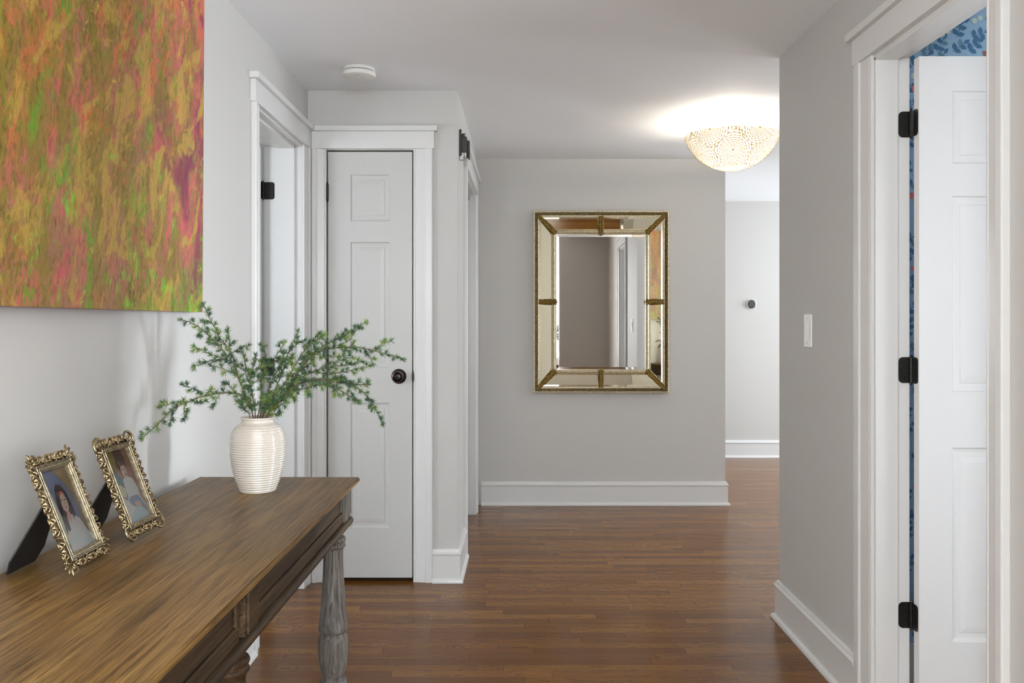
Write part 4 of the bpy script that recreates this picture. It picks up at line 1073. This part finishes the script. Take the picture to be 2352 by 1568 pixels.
# ------------------------------------------------------------------ ceiling lamp
LX, LY = 1.237, 5.01
lr = empty('ceiling_lamp', (LX, LY, H))
tag(lr, 'semi-flush ceiling lamp with a white bowl covered in gold petal arcs', 'lamp')
bm = NB(); lathe(bm, [(0.064, 0.0), (0.066, -0.004), (0.066, -0.024), (0.062, -0.028), (0.012, -0.030), (0.010, -0.16), (0.004, -0.165)], (0, 0, 0), 40)
obj('canopy', bm, M['canopy'], lr, smooth='auto')
RB, DB, ZR = 0.262, 0.196, -0.086     # rim radius, depth, rim z
SR = (RB*RB+DB*DB)/(2*DB); SCZ = ZR-DB+SR      # sphere
th_max = math.asin(RB/SR) if DB < SR else PI/2
def sph(th, ph, off=0.0): return Vector(((SR+off)*math.sin(th)*math.cos(ph), (SR+off)*math.sin(th)*math.sin(ph), SCZ-(SR+off)*math.cos(th)))
TH = math.acos((SCZ-ZR)/SR) if abs((SCZ-ZR)/SR) <= 1 else th_max
bm = NB(); n = 18; prof = []
for i in range(n+1):
    t = TH*i/n; prof.append((max(0.0005, (SR)*math.sin(t)), SCZ-SR*math.cos(t)))
lathe(bm, prof, (0, 0, 0), 64)
bmesh.ops.delete(bm, geom=[f for f in bm.faces if len(f.verts) > 10], context='FACES')
bw_ = obj('glass_bowl', bm, M['bowl'], lr, smooth=True)
# gold petals: arcs around flower centres on the bowl
bm = NB()
centres = []
for k in range(6): centres.append((TH*0.62, 2*PI*k/6+0.35+math.radians(-2)))
for k in range(6): centres.append((TH*0.985, 2*PI*k/6+0.35+PI/6))
centres.append((0.02, 0.0))
cv = [sph(t, p).copy() for t, p in centres]; Cc = Vector((0, 0, SCZ))
def on_sphere(v, off): d = (v-Cc).normalized(); return Cc+d*(SR+off)
for ci_, c in enumerate(cv):
    nrm = (c-Cc).normalized(); e1 = nrm.orthogonal().normalized(); e2 = nrm.cross(e1)
    def arc(cx, cy, r, a0, a1, wd):
        m_ = 8; prev = None
        test = on_sphere(c+e1*cx+e2*cy, 0)
        near = min(range(len(cv)), key=lambda q: (cv[q]-test).length)
        if near != ci_: return
        if test.z > ZR-0.004: return
        for k in range(m_+1):
            a = a0+(a1-a0)*k/m_; wv = wd*(0.45+0.55*math.sin(PI*k/m_))
            pin = on_sphere(c+e1*(cx+(r-wv)*math.cos(a))+e2*(cy+(r-wv)*math.sin(a)), 0.0016)
            pout = on_sphere(c+e1*(cx+r*math.cos(a))+e2*(cy+r*math.sin(a)), 0.0016)
            if pout.z > ZR: pout.z = ZR
            if pin.z > ZR: pin.z = ZR
            row_ = (bm.verts.new(pin), bm.verts.new(pout))
            if prev: bm.faces.new((prev[0], prev[1], row_[1], row_[0]))
            prev = row_
    arc(0, 0, 0.0062, 0, 2*PI, 0.0062)
    rr = 0.0105; k = 0
    while rr < 0.15:
        pr_ = 0.0040+0.085*rr; m_ = max(6, int(2*PI*rr/(pr_*2.15)))
        for q in range(m_):
            a = 2*PI*(q+0.5*(k % 2))/m_
            arc(rr*math.cos(a), rr*math.sin(a), pr_, a-1.25, a+1.25, 0.0010+0.30*pr_)
        rr += pr_*1.42; k += 1
bmesh.ops.remove_doubles(bm, verts=bm.verts, dist=1e-6)
o = obj('petal_pattern', bm, M['bowl_gold'], bw_); o['label'] = 'gold chrysanthemum petal arcs on the bowl'
sol = o.modifiers.new('sol', 'SOLIDIFY'); sol.thickness = 0.0008
bm = NB()
bm.free()
for bx in (-0.05, 0.05):
    bm = NB(); ball(bm, (bx, 0.0, -0.125), 0.028, 1, 1, 1.3, None, 16, 10); obj('bulb', bm, M['bulb'], lr, smooth=True)
lp_ = lamp('lamp_light', 'POINT', (0, 0, -0.115), (0, 0, 0), 27, (1.0, 0.91, 0.78), 0.05); lp_.parent = lr
gl = empty('added_globe_light', (2.25, 2.90, H)); tag(gl, 'small white glass globe light added unseen on the bathroom ceiling behind the open door', 'lamp')  # added globe, there to brighten the wallpaper behind the door
bm = NB(); lathe(bm, [(0.06, 0), (0.06, -0.02), (0.03, -0.025)], (0, 0, 0), 24); obj('base', bm, M['steel'], gl, smooth='auto')
bm = NB(); ball(bm, (0, 0, -0.085), 0.065, u=20, v=12); obj('globe', bm, emit('globe_glow', (1.0, 0.95, 0.88), 2.5), gl, smooth=True)
l3 = lamp('added_globe_fill', 'POINT', (0, -0.02, -0.20), (0, 0, 0), 2.5, (1.0, 0.96, 0.9), 0.05); l3.parent = gl
# ------------------------------------------------------------------ small fittings
# smoke detector
bm = NB(); lathe(bm, [(0.070, 0.0), (0.072, -0.003), (0.072, -0.010), (0.068, -0.0125), (0.066, -0.015), (0.0735, -0.018), (0.0750, -0.022), (0.0750, -0.030), (0.071, -0.036), (0.060, -0.039), (0.030, -0.0405), (0.001, -0.041)], (0, 0, 0), 48)
sd = obj('smoke_detector', bm, M['plastic'], smooth='auto', loc=(-0.682, 3.985, H))
tag(sd, 'round white smoke detector on the ceiling above the narrow closet door', 'smoke detector')
bm = NB(); lathe(bm, [(0.0665, -0.0128), (0.0665, -0.0165), (0.0672, -0.0165), (0.0672, -0.0128)], (0, 0, 0), 48); o = obj('vent_gap', bm, M['dark'], sd)
bm = NB(); lathe(bm, [(0.0035, -0.0398), (0.0035, -0.0412), (0.001, -0.0415)], (-0.012, -0.036, 0), 12); lathe(bm, [(0.004, -0.0398), (0.004, -0.0412), (0.001, -0.0415)], (0.004, -0.040, 0), 12); obj('test_button', bm, M['steel'], sd)
# light switch on the right wall
sw = empty('light_switch', (XR, 3.443, 1.2355)); tag(sw, 'white light switch plate on the grey wall left of the bathroom door', 'light switch')
bm = NB(); box(bm, -0.006, 0, -0.042, 0.042, -0.064, 0.064); obj('plate', bm, M['plastic'], sw, bevel=0.003)
bm = NB(); box(bm, -0.0085, -0.006, -0.018, 0.018, -0.034, 0.034)
for v in bm.verts:
    if v.co.x < -0.008 and v.co.z > 0: v.co.x = -0.0115
obj('rocker', bm, M['plastic'], sw, bevel=0.001)
for z in (-0.048, 0.048):
    bm = NB(); lathe(bm, [(0.003, -0.0065), (0.0025, -0.0072), (0.0005, -0.0074)], (0, 0, z), 10, 'X'); obj('screw', bm, M['steel'], sw)
# thermostat on the far wall
tz = empty('thermostat', (2.243, 8.36, 1.437)); tag(tz, 'small round black and chrome thermostat on the far pale wall', 'thermostat')
bm = NB(); lathe(bm, [(0.040, 0.0), (0.042, -0.008), (0.0425, -0.018), (0.040, -0.022), (0.036, -0.0235)], (0, 0, 0), 32, 'Y'); o = obj('chrome_ring', bm, mat('thermostat_chrome', (0.7, 0.7, 0.7), 0.15, 1.0), tz, smooth='auto')
bm = NB(); lathe(bm, [(0.0375, -0.0225), (0.036, -0.026), (0.030, -0.0268)], (0, 0, 0), 32, 'Y'); obj('dial', bm, mat('thermostat_black', (0.01, 0.01, 0.01), 0.15), tz, smooth='auto')
bm = NB(); lathe(bm, [(0.030, -0.0269), (0.002, -0.0272)], (0, 0, 0), 32, 'Y'); obj('screen', bm, mat('thermostat_screen', (0.07, 0.07, 0.07), 0.2), tz)
# uncovered door chime on the side wall
cy = 4.49; cx = sx_(cy)
chm = empty('door_chime', (cx, cy, 2.165)); tag(chm, 'black uncovered door chime box mounted high on the corner beside the hallway closet', 'door chime')
bm = NB(); box(bm, 0.000, 0.004, 0.0, 0.150, -0.060, 0.072); box(bm, 0.004, 0.010, 0.0, 0.010, -0.058, 0.055); box(bm, -0.002+0.004, 0.012, 0.0, 0.012, 0.058, 0.074)
bp = obj('back_plate', bm, M['gunmetal'], chm, bevel=0.001)
bm = NB(); box(bm, 0.004, 0.038, 0.020, 0.125, -0.040, 0.040); box(bm, 0.004, 0.032, 0.024, 0.110, 0.040, 0.058); obj('solenoid_box', bm, M['gunmetal'], chm, bevel=0.002)
bm = NB(); box(bm, 0.012, 0.036, 0.016, 0.030, -0.064, -0.041); tm = obj('terminal_block', bm, M['steel'], chm, bevel=0.001)
bm = NB(); lathe(bm, [(0.0035, 0.0155), (0.0035, 0.0145), (0.001, 0.014)], (0.024, 0, -0.047), 10, 'Y'); obj('screw', bm, M['dark'], tm); bm = NB(); lathe(bm, [(0.0035, 0.0155), (0.0035, 0.0145), (0.001, 0.014)], (0.027, 0, -0.058), 10, 'Y'); obj('screw', bm, M['dark'], tm)
bm = NB(); box(bm, 0.028, 0.034, 0.0175, 0.020, 0.042, 0.052); obj('top_terminal', bm, M['steel'], chm)
bm = NB(); box(bm, 0.040, 0.050, 0.060, 0.120, -0.058, 0.030); box(bm, 0.004, 0.042, 0.112, 0.118, -0.05, 0.028); obj('tone_bar', bm, M['gunmetal'], chm, bevel=0.001)
bm = NB(); box(bm, 0.004, 0.020, 0.004, 0.040, -0.078, -0.058); obj('lower_bracket', bm, M['steel'], chm, bevel=0.001)
# unseen floor lamp added behind the viewer, in place of a table lamp, gives the warm light on the near end of the table
tl = empty('added_floor_lamp', (-0.66, -0.35, 0)); tag(tl, 'added warm shaded floor lamp on a dark pole, unseen behind the viewer', 'lamp')
bm = NB(); lathe(bm, [(0.14, 0.0), (0.14, 0.012), (0.03, 0.025), (0.012, 0.03)], (0, 0, 0), 40); obj('base', bm, M['bronze'], tl, smooth='auto')
bm = NB(); lathe(bm, [(0.011, 0.028), (0.011, 1.36)], (0, 0, 0), 16); obj('pole', bm, M['bronze'], tl, smooth='auto')
bm = NB(); lathe(bm, [(0.20, 1.34), (0.15, 1.60)], (0, 0, 0), 40)
bmesh.ops.delete(bm, geom=[f for f in bm.faces if len(f.verts) > 10], context='FACES'); obj('lamp_shade', bm, M['bowl'], tl, smooth=True)
l2 = lamp('added_floor_lamp_light', 'POINT', (0, 0, 1.44), (0, 0, 0), 42, (1.0, 0.84, 0.58), 0.06); l2.parent = tl
